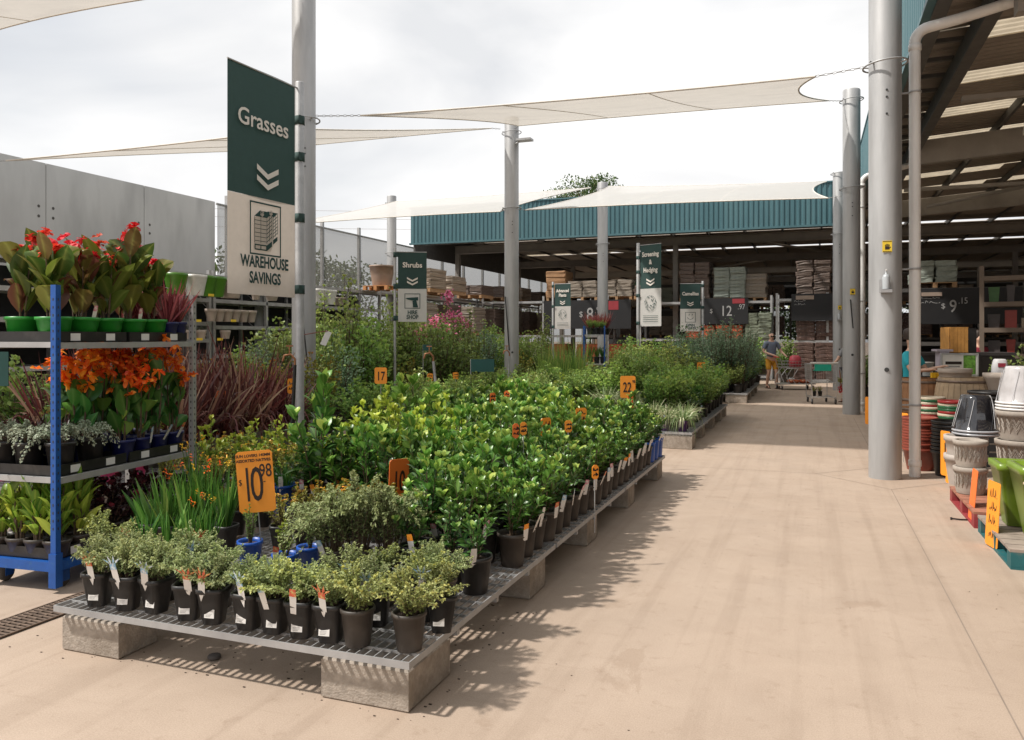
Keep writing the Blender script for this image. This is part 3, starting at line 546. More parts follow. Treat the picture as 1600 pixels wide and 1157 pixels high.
# ------------------------------------------------------------------ corrugated sheet maker
def corrugated(b, L, H, pitch, dep, m=0, flip=False):
    """sheet in local (u along L, v along H), ribs along v, returns (u, w, v) profile points"""
    prof = []; u = 0
    while u < L - 1e-6:
        prof += [(u, 0), (u + pitch * .35, 0), (u + pitch * .5, dep), (u + pitch * .85, dep)]; u += pitch
    prof.append((L, 0)); return prof
def sheet(b, L, place, v0, v1, pitch, dep, m=0):
    prof = corrugated(b, L, 1, pitch, dep); V = []
    for (u, w_) in prof: V.append(place(u, w_, v0)); V.append(place(u, w_, v1))
    F_ = [(2 * i, 2 * i + 2, 2 * i + 3, 2 * i + 1) for i in range(len(prof) - 1)]; b.add(V, F_, m)
# ---- right canopy and back shed as one building
bd = thing('garden_centre_shed', 'large open-fronted steel shed with teal fascia wrapping the right and back of the yard', 'building', (0, 0, 0))
b = MB(); sheet(b, 38, lambda u, w_, v: (1.3 - w_, -9 + u, v), 5.5, 6.85, .20, .03)
b.box(1.25, 1.36, -9, 29, 6.85, 6.90); b.box(1.24, 1.34, -9, 29, 5.44, 5.50)
sheet(b, 16.6, lambda u, w_, v: (-15.3 + u, 29.0 - w_, v), 5.45, 6.85, .17, .03)
b.box(-15.35, 1.3, 28.94, 29.06, 6.85, 6.9); b.box(-15.35, 1.24, 28.95, 29.05, 5.38, 5.45)
sheet(b, 30, lambda u, w_, v: (-15.3 - w_, 29.05 + u, v), 5.45, 6.85, .2, .03)
b.obj('fascia', teal, bd)
b = MB(); b.box(1.34, 1.50, -9, 29, 5.42, 5.56); b.box(-15.2, 1.3, 29.06, 29.2, 5.36, 5.5); b.obj('gutter', darkst, bd)
def rz_(x): return 5.80 + .070 * (x - 1.3)
roof = MB(); sky_ = MB(); y = -9.0
opq = []; tls = []
yy = -9.0
while yy < 62:
    (opq.append((yy, yy + 1.5)), tls.append((yy + 1.5, yy + 2.2))) if yy < 28 or int((yy - 28.5) / 2.2) % 3 == 1 else opq.append((yy, yy + 2.2)); yy += 2.2
for k, lst in ((0, opq), (1, tls)):
    for (a, c_) in lst:
        for (xa, xb) in (((1.5, 22),) if a < 28.5 else ((-15.2, 22),)):
            zf = (lambda x: rz_(x)) if a < 28.5 else (lambda x: 6.25 + .03 * (min(0, -abs(x - 3)) * .3))
            L = c_ - a; prof = corrugated(None, L, 1, .19, .03); V = []
            tgt = roof if k == 0 else sky_
            if k == 0: segs = [(xa, xb)]
            else:
                segs = []; x = xa + .6
                while x < xb - 2.6: segs.append((x, x + 2.5)); x += 2.9
            if k == 1:
                x = xa
                for (s0, s1) in segs + [(xb, xb)]:
                    if x < s0: roof.add([(x, a + .002, zf(x) - .012), (s0, a + .002, zf(s0) - .012), (s0, c_ - .002, zf(s0) - .012), (x, c_ - .002, zf(x) - .012)], [(0, 1, 2, 3)])
                    x = s1
                one = MB(); V = []
                for (u, w_) in prof:
                    for xx in (xa, 0.0, xb) if xa < 0 else (xa, xb): V.append((xx, a + u, zf(xx) + w_))
                q = 3 if xa < 0 else 2
                one.add(V, [(q * i + j, q * i + j + 1, q * i + q + j + 1, q * i + q + j) for i in range(len(prof) - 1) for j in range(q - 1)]); one.obj('skylight', skyl, bd)
                continue
            for (s0, s1) in segs:
                V = []
                for (u, w_) in prof: V.append((s0, a + u, zf(s0) + w_)); V.append((s1, a + u, zf(s1) + w_))
                tgt.add(V, [(2 * i, 2 * i + 1, 2 * i + 3, 2 * i + 2) for i in range(len(prof) - 1)])
roof.obj('roof', roofm, bd)
b = MB()   # purlins (along Y), hung below the sheets
for k in range(14):
    x = 2.05 + 1.45 * k; z = rz_(x) - .02; b.box(x - .03, x + .03, -9, 28.9, z - .17, z - .02)
for k in range(11):
    x = -14.6 + 1.5 * k; b.box(x - .03, x + .03, 29.2, 62, 6.0, 6.16)
for k in range(13):
    x = 2.05 + 1.45 * k; b.box(x - .03, x + .03, 29.2, 62, 6.0, 6.16)
b.box(1.93, 2.09, -9, 29, 5.40, 5.66)
for k in range(46): b.box(1.5, 1.95, -8.5 + .8 * k, -8.44 + .8 * k, 5.66, 5.72)
b.obj('purlin', darkst, bd)
b = MB()   # main rafters along X
for yv in (2.0, 10.1, 18.2, 26.2):
    b = MB(); b.add([(2.1, yv - .09, 5.15), (21.5, yv - .09, 6.3), (21.5, yv + .09, 6.3), (2.1, yv + .09, 5.15), (2.1, yv - .09, 5.62), (21.5, yv - .09, 6.95), (21.5, yv + .09, 6.95), (2.1, yv + .09, 5.62)], [(3, 2, 1, 0), (4, 5, 6, 7), (0, 1, 5, 4), (1, 2, 6, 5), (2, 3, 7, 6), (3, 0, 4, 7)]); b.obj('rafter', beamm, bd)
for yv in (33, 41, 49, 57): b = MB(); b.box(-15.1, 21.5, yv - .1, yv + .1, 5.42, 5.68); b.box(-15.1, 21.5, yv - .16, yv + .16, 5.69, 5.72); b.box(-15.1, 21.5, yv - .16, yv + .16, 5.38, 5.41); b.obj('rafter', beamm, bd)
b = MB()   # diagonal braces
for (p, q) in (((3, 12, 5.35), (9, 18, 5.6)), ((3, 24.5, 5.2), (10, 18.5, 5.7)), ((8, 26, 5.5), (14, 18.5, 5.9)), ((-9, 33, 5.4), (-4, 41, 5.5)), ((-2, 33, 5.4), (2, 41, 5.5)), ((-2, 41, 5.4), (-8, 49, 5.5))): b = MB(); b.tube([p, q], .05, 6); b.obj('brace', beamm, bd)
for yv in (14.0, 22.2): b = MB(); b.box(2.2, 21, yv, yv + .14, 5.28, 5.36); b.obj('tie_beam', beamm, bd)
for (x, y) in [(x, y) for x in (-15.0, -11.9, -5.2, 1.6, 8.5, 15.5) for y in (33, 41, 49, 57)]:
    if x == -11.9 and y != 41: continue
    MB().box(-.1, .1, -.1, .1, 0, 5.42).obj('post', beamm, bd, (x, y, 0))
for (x, y) in ((8.5, 10.1), (8.5, 18.2), (8.5, 26.2), (15.5, 18.2), (15.5, 26.2)): MB().box(-.1, .1, -.1, .1, 0, 5.55).obj('post', beamm, bd, (x, y, 0))
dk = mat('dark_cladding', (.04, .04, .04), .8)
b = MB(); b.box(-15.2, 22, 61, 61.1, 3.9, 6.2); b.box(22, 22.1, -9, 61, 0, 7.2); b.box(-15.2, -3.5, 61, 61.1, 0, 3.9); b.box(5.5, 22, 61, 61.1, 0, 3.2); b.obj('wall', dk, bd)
b = MB(); b.box(-3.4, 5.5, 60.99, 61.01, 0, 3.6); b.obj('mesh_panel', mat('green_mesh', (.03, .09, .05), .9, alpha=.45), bd)
b = MB(); 
for k in range(60): b.add([(-15.25, 29.2 + .5 * k, 5.4), (-15.25, 29.66 + .5 * k, 5.4), (-15.25, 29.66 + .5 * k, 3.95 + .0 * k), (-15.25, 29.2 + .5 * k, 3.95)], [(0, 1, 2, 3)]) if k > 70 else None
b.box(-15.28, -15.2, 29.2, 60.9, 4.95, 6.2); b.obj('eave_beam', darkst, bd)
# strip lamps hanging in the canopy: one unlit batten
t = thing('light_batten', 'white fluorescent batten hanging under the near canopy roof', 'lamp', (3.4, 15.5, 5.15), R_(80)); b = MB(); b.box(-.7, .7, -.05, .05, 0, .07); b.obj('housing', whitep, t)
# ------------------------------------------------------------------ trees beyond
def tree(label, x, y, h, r, seed, trunk=.3, n=2600, m=TR, leaf=.16, blobs=14, group=None, name='tree', flat=.6):
    g = rg(seed); t = thing(name, label, 'tree', (x, y, 0), 0, group); b = MB(); ends = []
    b.tube([(0, 0, 0), (.1 * r, 0, h * .3), (.05 * r, .1 * r, h * trunk + h * .15)], [.03 * h, .024 * h, .018 * h], 8)
    cs = []
    for i in range(blobs):
        a = g.random() * 6.283; q = math.sqrt(g.random()) * r * .8; z = h * (trunk + (1 - trunk) * g.uniform(.25, .92)) ; z -= q / r * h * .10
        c = np.array([math.cos(a) * q, math.sin(a) * q, z]); cs.append(c); s0 = Vector((.05 * r, .1 * r, h * (trunk + .1)))
        b.tube([s0, s0.lerp(Vector(c), .5) + Vector((0, 0, -.04 * h)), c], [.011 * h, .007 * h, .003 * h], 5)
    b.obj('trunk', twig, t); b = MB(); P = []; D = []
    for c in cs:
        k = n // blobs; u = unit(g.normal(0, 1, (k, 3))); rad = r * .34 * g.random(k) ** .45 * g.uniform(.7, 1.25); P.append(c + u * rad[:, None] * [1, 1, flat]); D.append(unit(u + g.normal(0, .7, (k, 3))))
    P = np.concatenate(P); D = np.concatenate(D); b.leaves(P, D, leaf * g.uniform(.6, 1.2, len(P)), leaf * .28, .1, 3, 0, 0, None, g); b.obj('crown', m, t); return t
tw = [('rounded dark tree behind the mesh fence, left of the banner column', -22, 26, 5.6, 3.0), ('dense tree behind the mesh fence just right of the banner column', -23, 31, 6.4, 3.2), ('broad low tree behind the mesh fence above the Shrubs banner', -24, 38, 5.9, 3.6), ('tree behind the fence seen between two fence posts, far left of the shed', -22, 44, 5.0, 3), ('distant tree behind the fence under the shed eave', -24, 52, 6.0, 3.6), ('last tree behind the fence, under the far end of the eave', -23, 60, 5.6, 3.4)]
for i, (lb, x, y, h, r) in enumerate(tw): tree(lb, x, y, h, r, 300 + i, .12, 2600, group='trees beyond the fence', leaf=.24, blobs=22)
tree('tall spreading gum tree rising above the shed roof', -17.0, 66, 15.6, 4.6, 320, .66, 12000, leaf=.24, blobs=30, flat=.55)
for i, (x, y, h, lb) in enumerate(((-6, 66, 5.5, 'left'), (0, 68, 6.5, 'middle'), (6, 66, 6, 'right'), (12, 69, 6, 'far right'))): tree('leafy tree seen through the open back of the shed, ' + lb + ' one of four', x, y, h, 4, 330 + i, .1, 1800, m=TR, leaf=.34, blobs=16, group='trees behind the shed')
# ------------------------------------------------------------------ benches
def bench(x0, x1, y0, y1, label, z=.24, px=.045, py=.10, group='steel mesh display benches'):
    t = thing('display_bench', label, 'bench', ((x0 + x1) / 2, (y0 + y1) / 2, 0), 0, group); hx, hy = (x1 - x0) / 2, (y1 - y0) / 2
    b = MB(); n = int(2 * hx / px)
    for i in range(1, n): x = -hx + 2 * hx * i / n; b.box(x - .0025, x + .0025, -hy + .006, hy - .006, z - .03, z - .002)
    n = int(2 * hy / py)
    for i in range(1, n): y = -hy + 2 * hy * i / n; b.box(-hx + .006, hx - .006, y - .003, y + .003, z - .012, z + .001)
    b.obj('grating', galv, t); b = MB(); w_ = .006
    b.box(-hx, hx, -hy, -hy + w_, z - .028, z + .003); b.box(-hx, hx, hy - w_, hy, z - .028, z + .003); b.box(-hx, -hx + w_, -hy + w_, hy - w_, z - .028, z + .003); b.box(hx - w_, hx, -hy + w_, hy - w_, z - .028, z + .003)
    for yy in (-hy * .5, 0, hy * .5): b.box(-hx + w_, hx - w_, yy - .015, yy + .015, z - .06, z - .031)
    b.obj('edge_frame', galv, t); return t
_bl = {}
def block(x, y, label, sx=.40, sy=.26, h=.178, rz=0, group='concrete blocks under the benches'):
    k = (sx, sy, h)
    if k not in _bl:
        b = MB(); c = .008
        V = [(sx_ * (sx / 2 - (c if z in (0, h) else 0)), sy_ * (sy / 2 - (c if z in (0, h) else 0)), z) for z in (0, c, h - c, h) for sx_, sy_ in ((-1, -1), (1, -1), (1, 1), (-1, 1))]
        b.add(V, [(3, 2, 1, 0), (12, 13, 14, 15)] + [(4 * l + i, 4 * l + (i + 1) % 4, 4 * l + 4 + (i + 1) % 4, 4 * l + 4 + i) for l in range(3) for i in range(4)]); _bl[k] = b.mesh('concrete_block', [blockm])
    o = inst(_bl[k], 'concrete_block', None, (x, y, 0), rz); tag(o, label, 'concrete block', group)
BA = [(3.0, 5.06), (5.09, 7.17), (7.20, 9.32)]
for i, (a, c_) in enumerate(BA): bench(-3.64, -1.59, a, c_, ['nearest steel mesh bench carrying small native plants at its front', 'second mesh bench of the near row, under glossy green shrubs', 'third mesh bench of the near row, ending beside the blue pots'][i])
block(-3.44, 3.17, 'concrete block under the front left corner of the nearest bench', .38, .25); block(-1.84, 3.26, 'concrete block at the nearest right corner, closest to the camera', .44, .42, .182)
for i, y in enumerate((4.78, 6.12, 7.58, 9.14)): block(-1.80, y, 'concrete block under the aisle edge, %s back from the front corner block' % NUM[i], .36, .30, .19)
for i, y in enumerate((5.0, 7.2, 9.14)): block(-3.42, y, 'concrete block under the inner edge of the near bench row, %s from the front' % NUM[i + 1], .36, .30)
bench(-2.60, -1.60, 11.62, 14.2, 'narrow mesh bench with striped grass at its front corner'); bench(-2.60, -1.60, 14.23, 16.9, 'narrow mesh bench behind the striped grass bench'); bench(-3.66, -2.64, 13.5, 16.9, 'inner mesh bench beside the striped grass')
for i, (x, y) in enumerate(((-1.86, 11.8), (-1.80, 13.2), (-1.8, 14.6), (-1.8, 15.9), (-1.8, 16.75), (-2.86, 13.65), (-3.4, 13.65))): block(x, y, 'block under the striped grass bench, ' + ['front corner', 'second along the aisle', 'third along the aisle', 'fourth along the aisle', 'last along the aisle', 'inner front', 'inner left front'][i], .52 if i == 0 else .34, .34, .19)
bench(-3.6, -1.45, 20.2, 22.7, 'mesh bench beyond the gap, in front of the man'); bench(-3.6, -1.45, 22.73, 25.2, 'farthest mesh bench beside the man with the trolley')
for i, y in enumerate((20.4, 21.6, 22.9, 24.2)): block(-1.72, y, 'block under the far bench beside the man, %s from its front' % NUM[i], .5, .36, .19)
bench(-5.35, -3.95, 5.2, 7.1, 'mesh bench of golden flowers between trolley and banner'); bench(-8.2, -6.1, 5.2, 7.4, 'mesh bench under the burgundy grasses'); bench(-8.2, -6.1, 7.43, 9.7, 'mesh bench behind the burgundy grass bench')
bench(-6.1, -4.0, 9.3, 12.6, 'mesh bench in the middle yard behind the banner pole'); bench(-6.1, -4.0, 12.63, 16.2, 'mesh bench of low shrubs beyond the middle bench')
for i, (x, y) in enumerate(((-4.15, 5.4), (-5.1, 5.4), (-6.3, 5.4), (-6.3, 7.3), (-6.3, 9.5), (-4.2, 9.5), (-4.2, 12.5), (-4.2, 16.0), (-8.0, 5.4), (-8.0, 9.5), (-5.9, 9.5), (-5.9, 16.0))): block(x, y, 'concrete block under a bench in the left yard, %s of them counted from the trolley' % NUM[i], .34, .3)
# ------------------------------------------------------------------ near bench: front natives (z = .24)
ZB = .243
GN = 'potted plants on the nearest bench'
def onb(px, py): return G(px, py, ZB)
fr = [(147, 947, 'native', 'wing'), (190, 955, 'native', 'wing'), (282, 972, 'native', 'wing'), (320, 979, 'native', 'wing'), (374, 988, 'native', 'wing'), (417, 994, 'nativegold', 'plain'), (460, 1001, 'nativegold', 'plain'), (505, 1008, 'native', 'wing'), (546, 1016, 'nativegold', None), (640, 1014, 'nativegold', None)]
for i, (px, py, k, tg) in enumerate(fr):
    x, y = onb(px, py); y = max(y, 3.10)
    plant(k, 'square' if i < 8 else 'brown', x, y, ZB, '%s native shrublet in black pot, %s from the left in the front row' % ('grey-green' if k == 'native' else 'golden-green', NUM[i]), 'potted plant', GN, s=rnd.uniform(1.02, 1.2), tg=tg, name='native_shrublet', sticker=i < 8, face=R_(rnd.uniform(6, 26)), ps=1 if i < 8 else .84)
se = [(232, 925, 'native'), (262, 936, 'native'), (345, 948, 'native'), (392, 956, 'native'), (430, 955, 'native'), (488, 966, 'native'), (590, 975, 'native'), (600, 945, 'nativegold'), (662, 968, 'nativegold'), (196, 915, 'native'), (300, 925, 'native'), (672, 940, 'native'), (540, 960, 'native'), (160, 925, 'native'), (245, 955, 'native'), (690, 985, 'nativegold')]
for i, (px, py, k) in enumerate(se):
    x, y = onb(px, py); plant(k, 'square', x, y, ZB, 'fine-leaved native in black pot, %s from the left behind the front row' % NUM[i], 'potted plant', GN, s=rnd.uniform(.9, 1.08) * (.72 if 380 < px < 495 else 1), tg='wing' if i % 2 == 0 else None, name='native_shrublet', sticker=i % 3 != 1, face=R_(rnd.uniform(0, 25)))
mid = [(166, 893, 'nativegold', 'square', None, 'mounded grey-green native at the bench corner beside the trolley', 1.15), (226, 893, 'agave', 'square', 'wingred', 'spiky green plant with orange winged tag, leftmost of the strap-leaved plants', 1.0), (263, 897, 'agave', 'brown', None, 'spiky rosette in brown pot between two orange winged tags', 1.1), (298, 901, 'kpaw', 'square', 'wingred', 'strap-leaved plant with orange winged tag in front of gold flowers', .75), (326, 898, 'kpaw', 'square', 'wingred', 'strap-leaved plant with red picture card, left of the blue pots', .7),
       (391, 880, 'small_green', 'smallblue', None, 'small upright shrub in blue pot behind the price sign', .8), (446, 903, 'lime_small', 'smallblue', 'plain', 'small lime shrub in blue pot with card, right of the price sign', .95), (484, 890, 'small_green', 'smallblue', None, 'half-hidden blue pot between lime shrub and trailing native', .7), (520, 905, 'nativebig', 'brown', 'plain', 'large trailing grey-green native with pink flower card', 1.25), (560, 905, 'nativebig', 'brown', None, 'trailing grey-green native in the middle of the trio', 1.3), (607, 905, 'nativebig', 'brown', None, 'trailing grey-green native, right one of the trio', 1.2),
       (262, 862, 'kpaw', 'square', None, 'tall strap-leaved plant, first of the green spears', 1.0), (292, 858, 'kpaw', 'square', None, 'tall strap-leaved plant, second of the green spears', 1.12), (322, 858, 'kpaw', 'square', None, 'tall strap-leaved plant, third of the green spears', 1.05), (352, 862, 'kpaw', 'square', None, 'tall strap-leaved plant behind the price sign', .95), (300, 835, 'kpaw', 'square', None, 'back strap-leaved plant under the gold flowers', 1.1),
       (238, 858, 'agave', 'square', None, 'long-leaved spiky plant beside the dark red leaves', 1.45), (440, 862, 'golden', 'square', None, 'golden leaved shrub just right of the price sign', .85), (475, 852, 'golden', 'square', None, 'orange-gold shrub above the blue pots', .9), (505, 845, 'golden', 'square', None, 'golden shrub behind the trailing native', .9), (545, 842, 'golden', 'square', None, 'golden shrub left of the red-orange sign', .95), (590, 845, 'golden', 'square', None, 'gold-red shrub under the red-orange sign', 1.0), (640, 850, 'golden', 'square', None, 'gold-red shrub right of the red-orange sign', .95), (370, 835, 'golden', 'square', None, 'golden shrub hidden behind the orange sign panel', .85),
       (412, 822, 'small_green', 'square', None, 'dark upright shrub behind the price sign panel', 1.1), (445, 800, 'carex', 'blue', 'plain', 'grassy tuft in a big blue pot with a pink-tipped card', 1.05), (480, 806, 'gardenia', 'brownbig', 'plain', 'leafy shrub in brown pot beside the grassy tuft', .95), (500, 800, 'gardenia', 'brownbig', None, 'leafy shrub in brown pot right behind the grassy tuft', 1.0),
       (745, 925, 'gardenia', 'black', 'plain', 'low gardenia at the bench edge with a white card', .72), (705, 915, 'gardenia', 'black', None, 'low gardenia second from the aisle edge', .7), (650, 905, 'gardenia', 'black', 'plain', 'glossy shrub right of the trailing natives', .85), (692, 880, 'gardenia', 'black', 'plain', 'glossy shrub with a curled brown card', .9), (690, 955, 'native', 'brown', None, 'rounded native near the aisle edge of the bench', 1.0)]
for (px, py, k, pot, tg, lb, s) in mid:
    x, y = onb(px, py); x = min(x, -1.70); plant(k, pot, x, y, ZB, lb, 'potted plant', GN, s=s, tg=tg, name='potted_plant', ps=.85 if pot == 'brown' and k != 'gardenia' else 1., sticker=pot == 'square' and k in ('agave', 'kpaw') and py > 890, face=R_(rnd.uniform(5, 30)))
# glossy shrub grid
nrow = 24
for j in range(nrow):
    y = 4.30 + .2135 * j
    for i in range(9):
        x = -1.70 - .228 * i + (.05 if j % 2 else 0) * (i > 0)
        if j < 4 and i > 2 + (j > 1): continue
        if j == 0 and i == 0: continue
        hf = .86 if i == 0 else (1.0 + .055 * i)
        if i == 0 and j > 20: kind, pot = 'gardenia', 'blue'
        else: kind = 'limeshrub' if (i >= 5 and 6 <= j <= 10) or (i in (3, 4) and j in (17, 18)) else ('gardenia' if (j // 5 + i // 3) % 2 else 'glossy'); pot = 'black' if i else 'brown'
        s = hf * rnd.uniform(.8, 1.15)
        lb = '%s in %s pot, %s along the aisle edge of the near row' % ('gardenia' if kind == 'gardenia' else 'glossy green shrub', {'blue': 'blue', 'black': 'black', 'brown': 'dark'}[pot], NUM[j]) if i == 0 else '%s, near bench row, %s from the aisle, %s row back' % ({'glossy': 'glossy green shrub', 'gardenia': 'dark glossy gardenia', 'limeshrub': 'bright lime-leaved shrub'}[kind], NUM[i], NUM[j])
        plant(kind, pot, x + rnd.uniform(-.015, .015), y + rnd.uniform(-.015, .015), ZB, lb, 'shrub', 'glossy shrubs on the near bench row', s=s, tg='plain' if (i == 0 or rnd.random() < .3) else None, name='glossy_shrub', face=R_(rnd.uniform(45, 80)) if i == 0 else R_(rnd.uniform(0, 60)), fs=None, tall=rnd.uniform(.92, 1.15))
# ------------------------------------------------------------------ striped-grass benches and far benches
def grid(xs, ys, kinds, bed, cat, pot='black', z=ZB, s=(1, 1.2), names='leafy_shrub', jit=.05, tg=.1, skip=None, ps=1., side='aisle'):
    for j, y in enumerate(ys):
        for i, x in enumerate(xs):
            if skip and skip(x, y): continue
            k = rnd.choice(kinds) if not callable(kinds) else kinds(i, j)
            lb = '%s %s, %s row, %s from the %s' % (DESC[k], bed, NUM[j], NUM[i], side)
            plant(k, pot, x + rnd.uniform(-jit, jit), y + rnd.uniform(-jit, jit), z, lb, cat, 'plants ' + bed, s=rnd.uniform(*s), tg='plain' if rnd.random() < tg else None, name=names, face=R_(rnd.uniform(0, 70)), ps=ps)
DESC = {'small_green': 'small upright green shrub', 'varieg': 'striped grass', 'medium': 'mid-green bushy shrub', 'medium_olive': 'olive bushy shrub', 'gardenia': 'dark glossy shrub', 'glossy': 'glossy shrub', 'redgrass': 'burgundy fountain grass', 'autumn': 'gold and red leaved shrub', 'tall_olive': 'tall olive shrub', 'tall_mid': 'tall mid-green shrub', 'tall_blue': 'tall blue-green shrub', 'tall_thin': 'slender tall shrub', 'crepe': 'pink flowering crepe myrtle', 'bamboo': 'upright bamboo clump', 'limeshrub': 'lime-leaved shrub', 'carex': 'green grass tuft', 'golden': 'gold flowering plant', 'heuchera': 'dark red leaved plant', 'nativebig': 'grey-green trailing shrub', 'kpaw': 'strap-leaved plant', 'cordy': 'red spiky plant'}
grid((-1.75, -2.02, -2.3, -2.52), (11.78, 12.1, 12.45), ['varieg'], 'on the striped grass bench front', 'grass plant', 'purple', s=(1.05, 1.3), names='striped_grass')
grid((-1.77, -2.05, -2.3, -2.52), [12.8 + .33 * k for k in range(13)], lambda i, j: 'medium' if (i + j // 4) % 3 else 'gardenia', 'on the narrow aisle bench', 'shrub', s=(.85, 1.1), tg=.3)
grid((-2.8, -3.1, -3.4), (13.6, 13.9, 14.2), ['varieg'], 'on the inner grass bench', 'grass plant', 'black', s=(1.25, 1.5), names='striped_grass')
grid((-2.8, -3.1, -3.42), [14.55 + .36 * k for k in range(7)], ['medium', 'medium_olive', 'medium'], 'behind the inner striped grass', 'shrub', s=(1.15, 1.45), tg=.1)
grid((-1.65, -1.95, -2.3, -2.7, -3.1, -3.45), [20.35 + .42 * k for k in range(12)], ['medium_olive', 'medium', 'tall_blue', 'medium_olive'], 'on the far bench beside the man', 'shrub', 'big', s=(.8, 1.15), tg=.55, ps=.7, skip=lambda x, y: False)
# middle yard
grid([-4.2 - .42 * k for k in range(5)], [9.45 + .42 * k for k in range(16)], lambda i, j: ['medium', 'medium_olive', 'limeshrub', 'gardenia'][(i * 2 + j // 3) % 4], 'on the middle yard benches', 'shrub', s=(.8, 1.02), tg=.08)
grid([-3.9 - .62 * k for k in range(5)], [16.9 + .62 * k for k in range(15)], ['medium', 'medium_olive', 'medium'], 'behind the middle benches', 'shrub', 'big', z=0.0, s=(.7, .9), tg=.05, skip=lambda x, y: (abs(x + 6.4) < .75 and abs(y - 23) < 1.3) or (abs(x + 6.95) < .4 and abs(y - 18.2) < .5))
def pxof(x, y): return 800 + FPX * (x * math.cos(YAW) + y * math.sin(YAW)) / (-x * math.sin(YAW) + y * math.cos(YAW))
for k in range(7):
    x, y = GD(852 + 9 * k, 22 + (k % 3) * 1.1); plant('bamboo', 'big', x, y, 0, 'upright bamboo-like clump left of the far blue trolley, %s from the left' % NUM[k], 'shrub', 'bamboo clumps', s=rnd.uniform(.95, 1.15), name='bamboo_clump')
for k in range(10):
    x, y = GD(965 + 14 * k, 19.5 + (k % 3) * 1.4); plant('tall_mid' if k % 3 else 'tall_olive', 'big', x, y, 0, 'bushy shrub beyond the striped grass, right of the tall narrow banner, %s from the left' % NUM[k], 'shrub', 'shrubs behind the striped grass benches', s=rnd.uniform(.72, .92), name='leafy_shrub')
def bigk(i, j):
    return ['tall_olive', 'tall_mid', 'tall_olive', 'tall_blue', 'autumn', 'tall_thin', 'tall_mid'][(i * 3 + j * 5 + (i * j) % 3) % 7]
grid([-7.75 - .82 * k for k in range(6)], [10.6 + .85 * k for k in range(16)], bigk, 'by the racks', 'shrub', 'big', z=0.0, s=(.92, 1.28), tg=.03, jit=.15, skip=lambda x, y: pxof(x, y) < 420 or (pxof(x, y) < 640 and pxof(x, y) > 596 and y < 15.2), names='tall_shrub', side='columns')
for k, (px, d, s) in enumerate(((683, 21.5, 1.35), (705, 22.5, 1.42), (640, 20, .9))):
    x, y = GD(px, d); plant('crepe', 'big', x, y, 0, ['crepe myrtle with pink flower heads, left one beside the Shrubs banner', 'tallest pink-flowered crepe myrtle in front of the pallet loads', 'small crepe myrtle with a single pink head under the Shrubs banner'][k], 'flowering shrub', 'crepe myrtles', s=s, name='crepe_myrtle')
for k, (px, d, s, kd) in enumerate(((545, 15.5, 1.42, 'tall_thin'), (505, 15, 1.2, 'tall_mid'), (585, 17, 1.3, 'tall_olive'), (425, 12.5, 1.0, 'tall_blue'), (385, 12, .74, 'tall_mid'), (650, 18, 1.15, 'tall_olive'))):
    x, y = GD(px, d); plant(kd, 'big', x, y, 0, ['slender shrub taller than all others, right of the big banner', 'leafy shrub right against the banner column', 'olive shrub left of the Shrubs banner', 'blue-green shrub under the big banner', 'mid-green shrub under the left corner of the big banner', 'olive shrub behind the Shrubs banner pole'][k], 'shrub', 'shrubs round the big banner', s=s, name='tall_shrub')
# burgundy grasses and the beds behind the trolley
grid([-6.28 - .34 * k for k in range(5)], [5.45 + .34 * k for k in range(3)], ['carex', 'autumn', 'carex'], 'behind the trolley shelves', 'plant', 'pink', s=(.7, .95), tg=.3, jit=.02)
grid([-6.27 - .33 * k for k in range(6)], [6.55 + .33 * k for k in range(7)], ['redgrass'], 'left of the big banner pole', 'grass plant', 'grey', s=(1.0, 1.2), tg=.7, names='burgundy_grass', jit=.02)
grid([-6.3 - .45 * k for k in range(5)], [8.95 + .42 * k for k in range(2)], ['autumn', 'medium', 'autumn'], 'behind the burgundy grasses', 'shrub', s=(.9, 1.2))
grid([-4.1 - .27 * k for k in range(5)], [5.35 + .27 * k for k in range(6)], lambda i, j: ('golden', 'limeshrub', 'golden', 'small_green')[(i + 2 * j) % 4] if j < 5 else 'carex', 'between trolley and banner pole', 'flowering plant', 'square', s=(.95, 1.15), names='gold_flowering_plant', jit=.02)
for k, (px, d, kd, s) in enumerate(((20, 10, 'medium', 1.5), (50, 9, 'carex', 1.8), (90, 10.5, 'medium_olive', 1.5), (130, 9, 'medium', 1.3), (170, 10.5, 'medium_olive', 1.3), (220, 10, 'medium', 1.2), (260, 10.8, 'autumn', .9))):
    x, y = GD(px, d); plant(kd, 'big', x, y, .0, 'leafy green plant seen through the trolley shelves, %s from the left edge' % NUM[k], 'shrub', 'plants behind the trolley', s=s, ps=1.4, name='leafy_shrub')
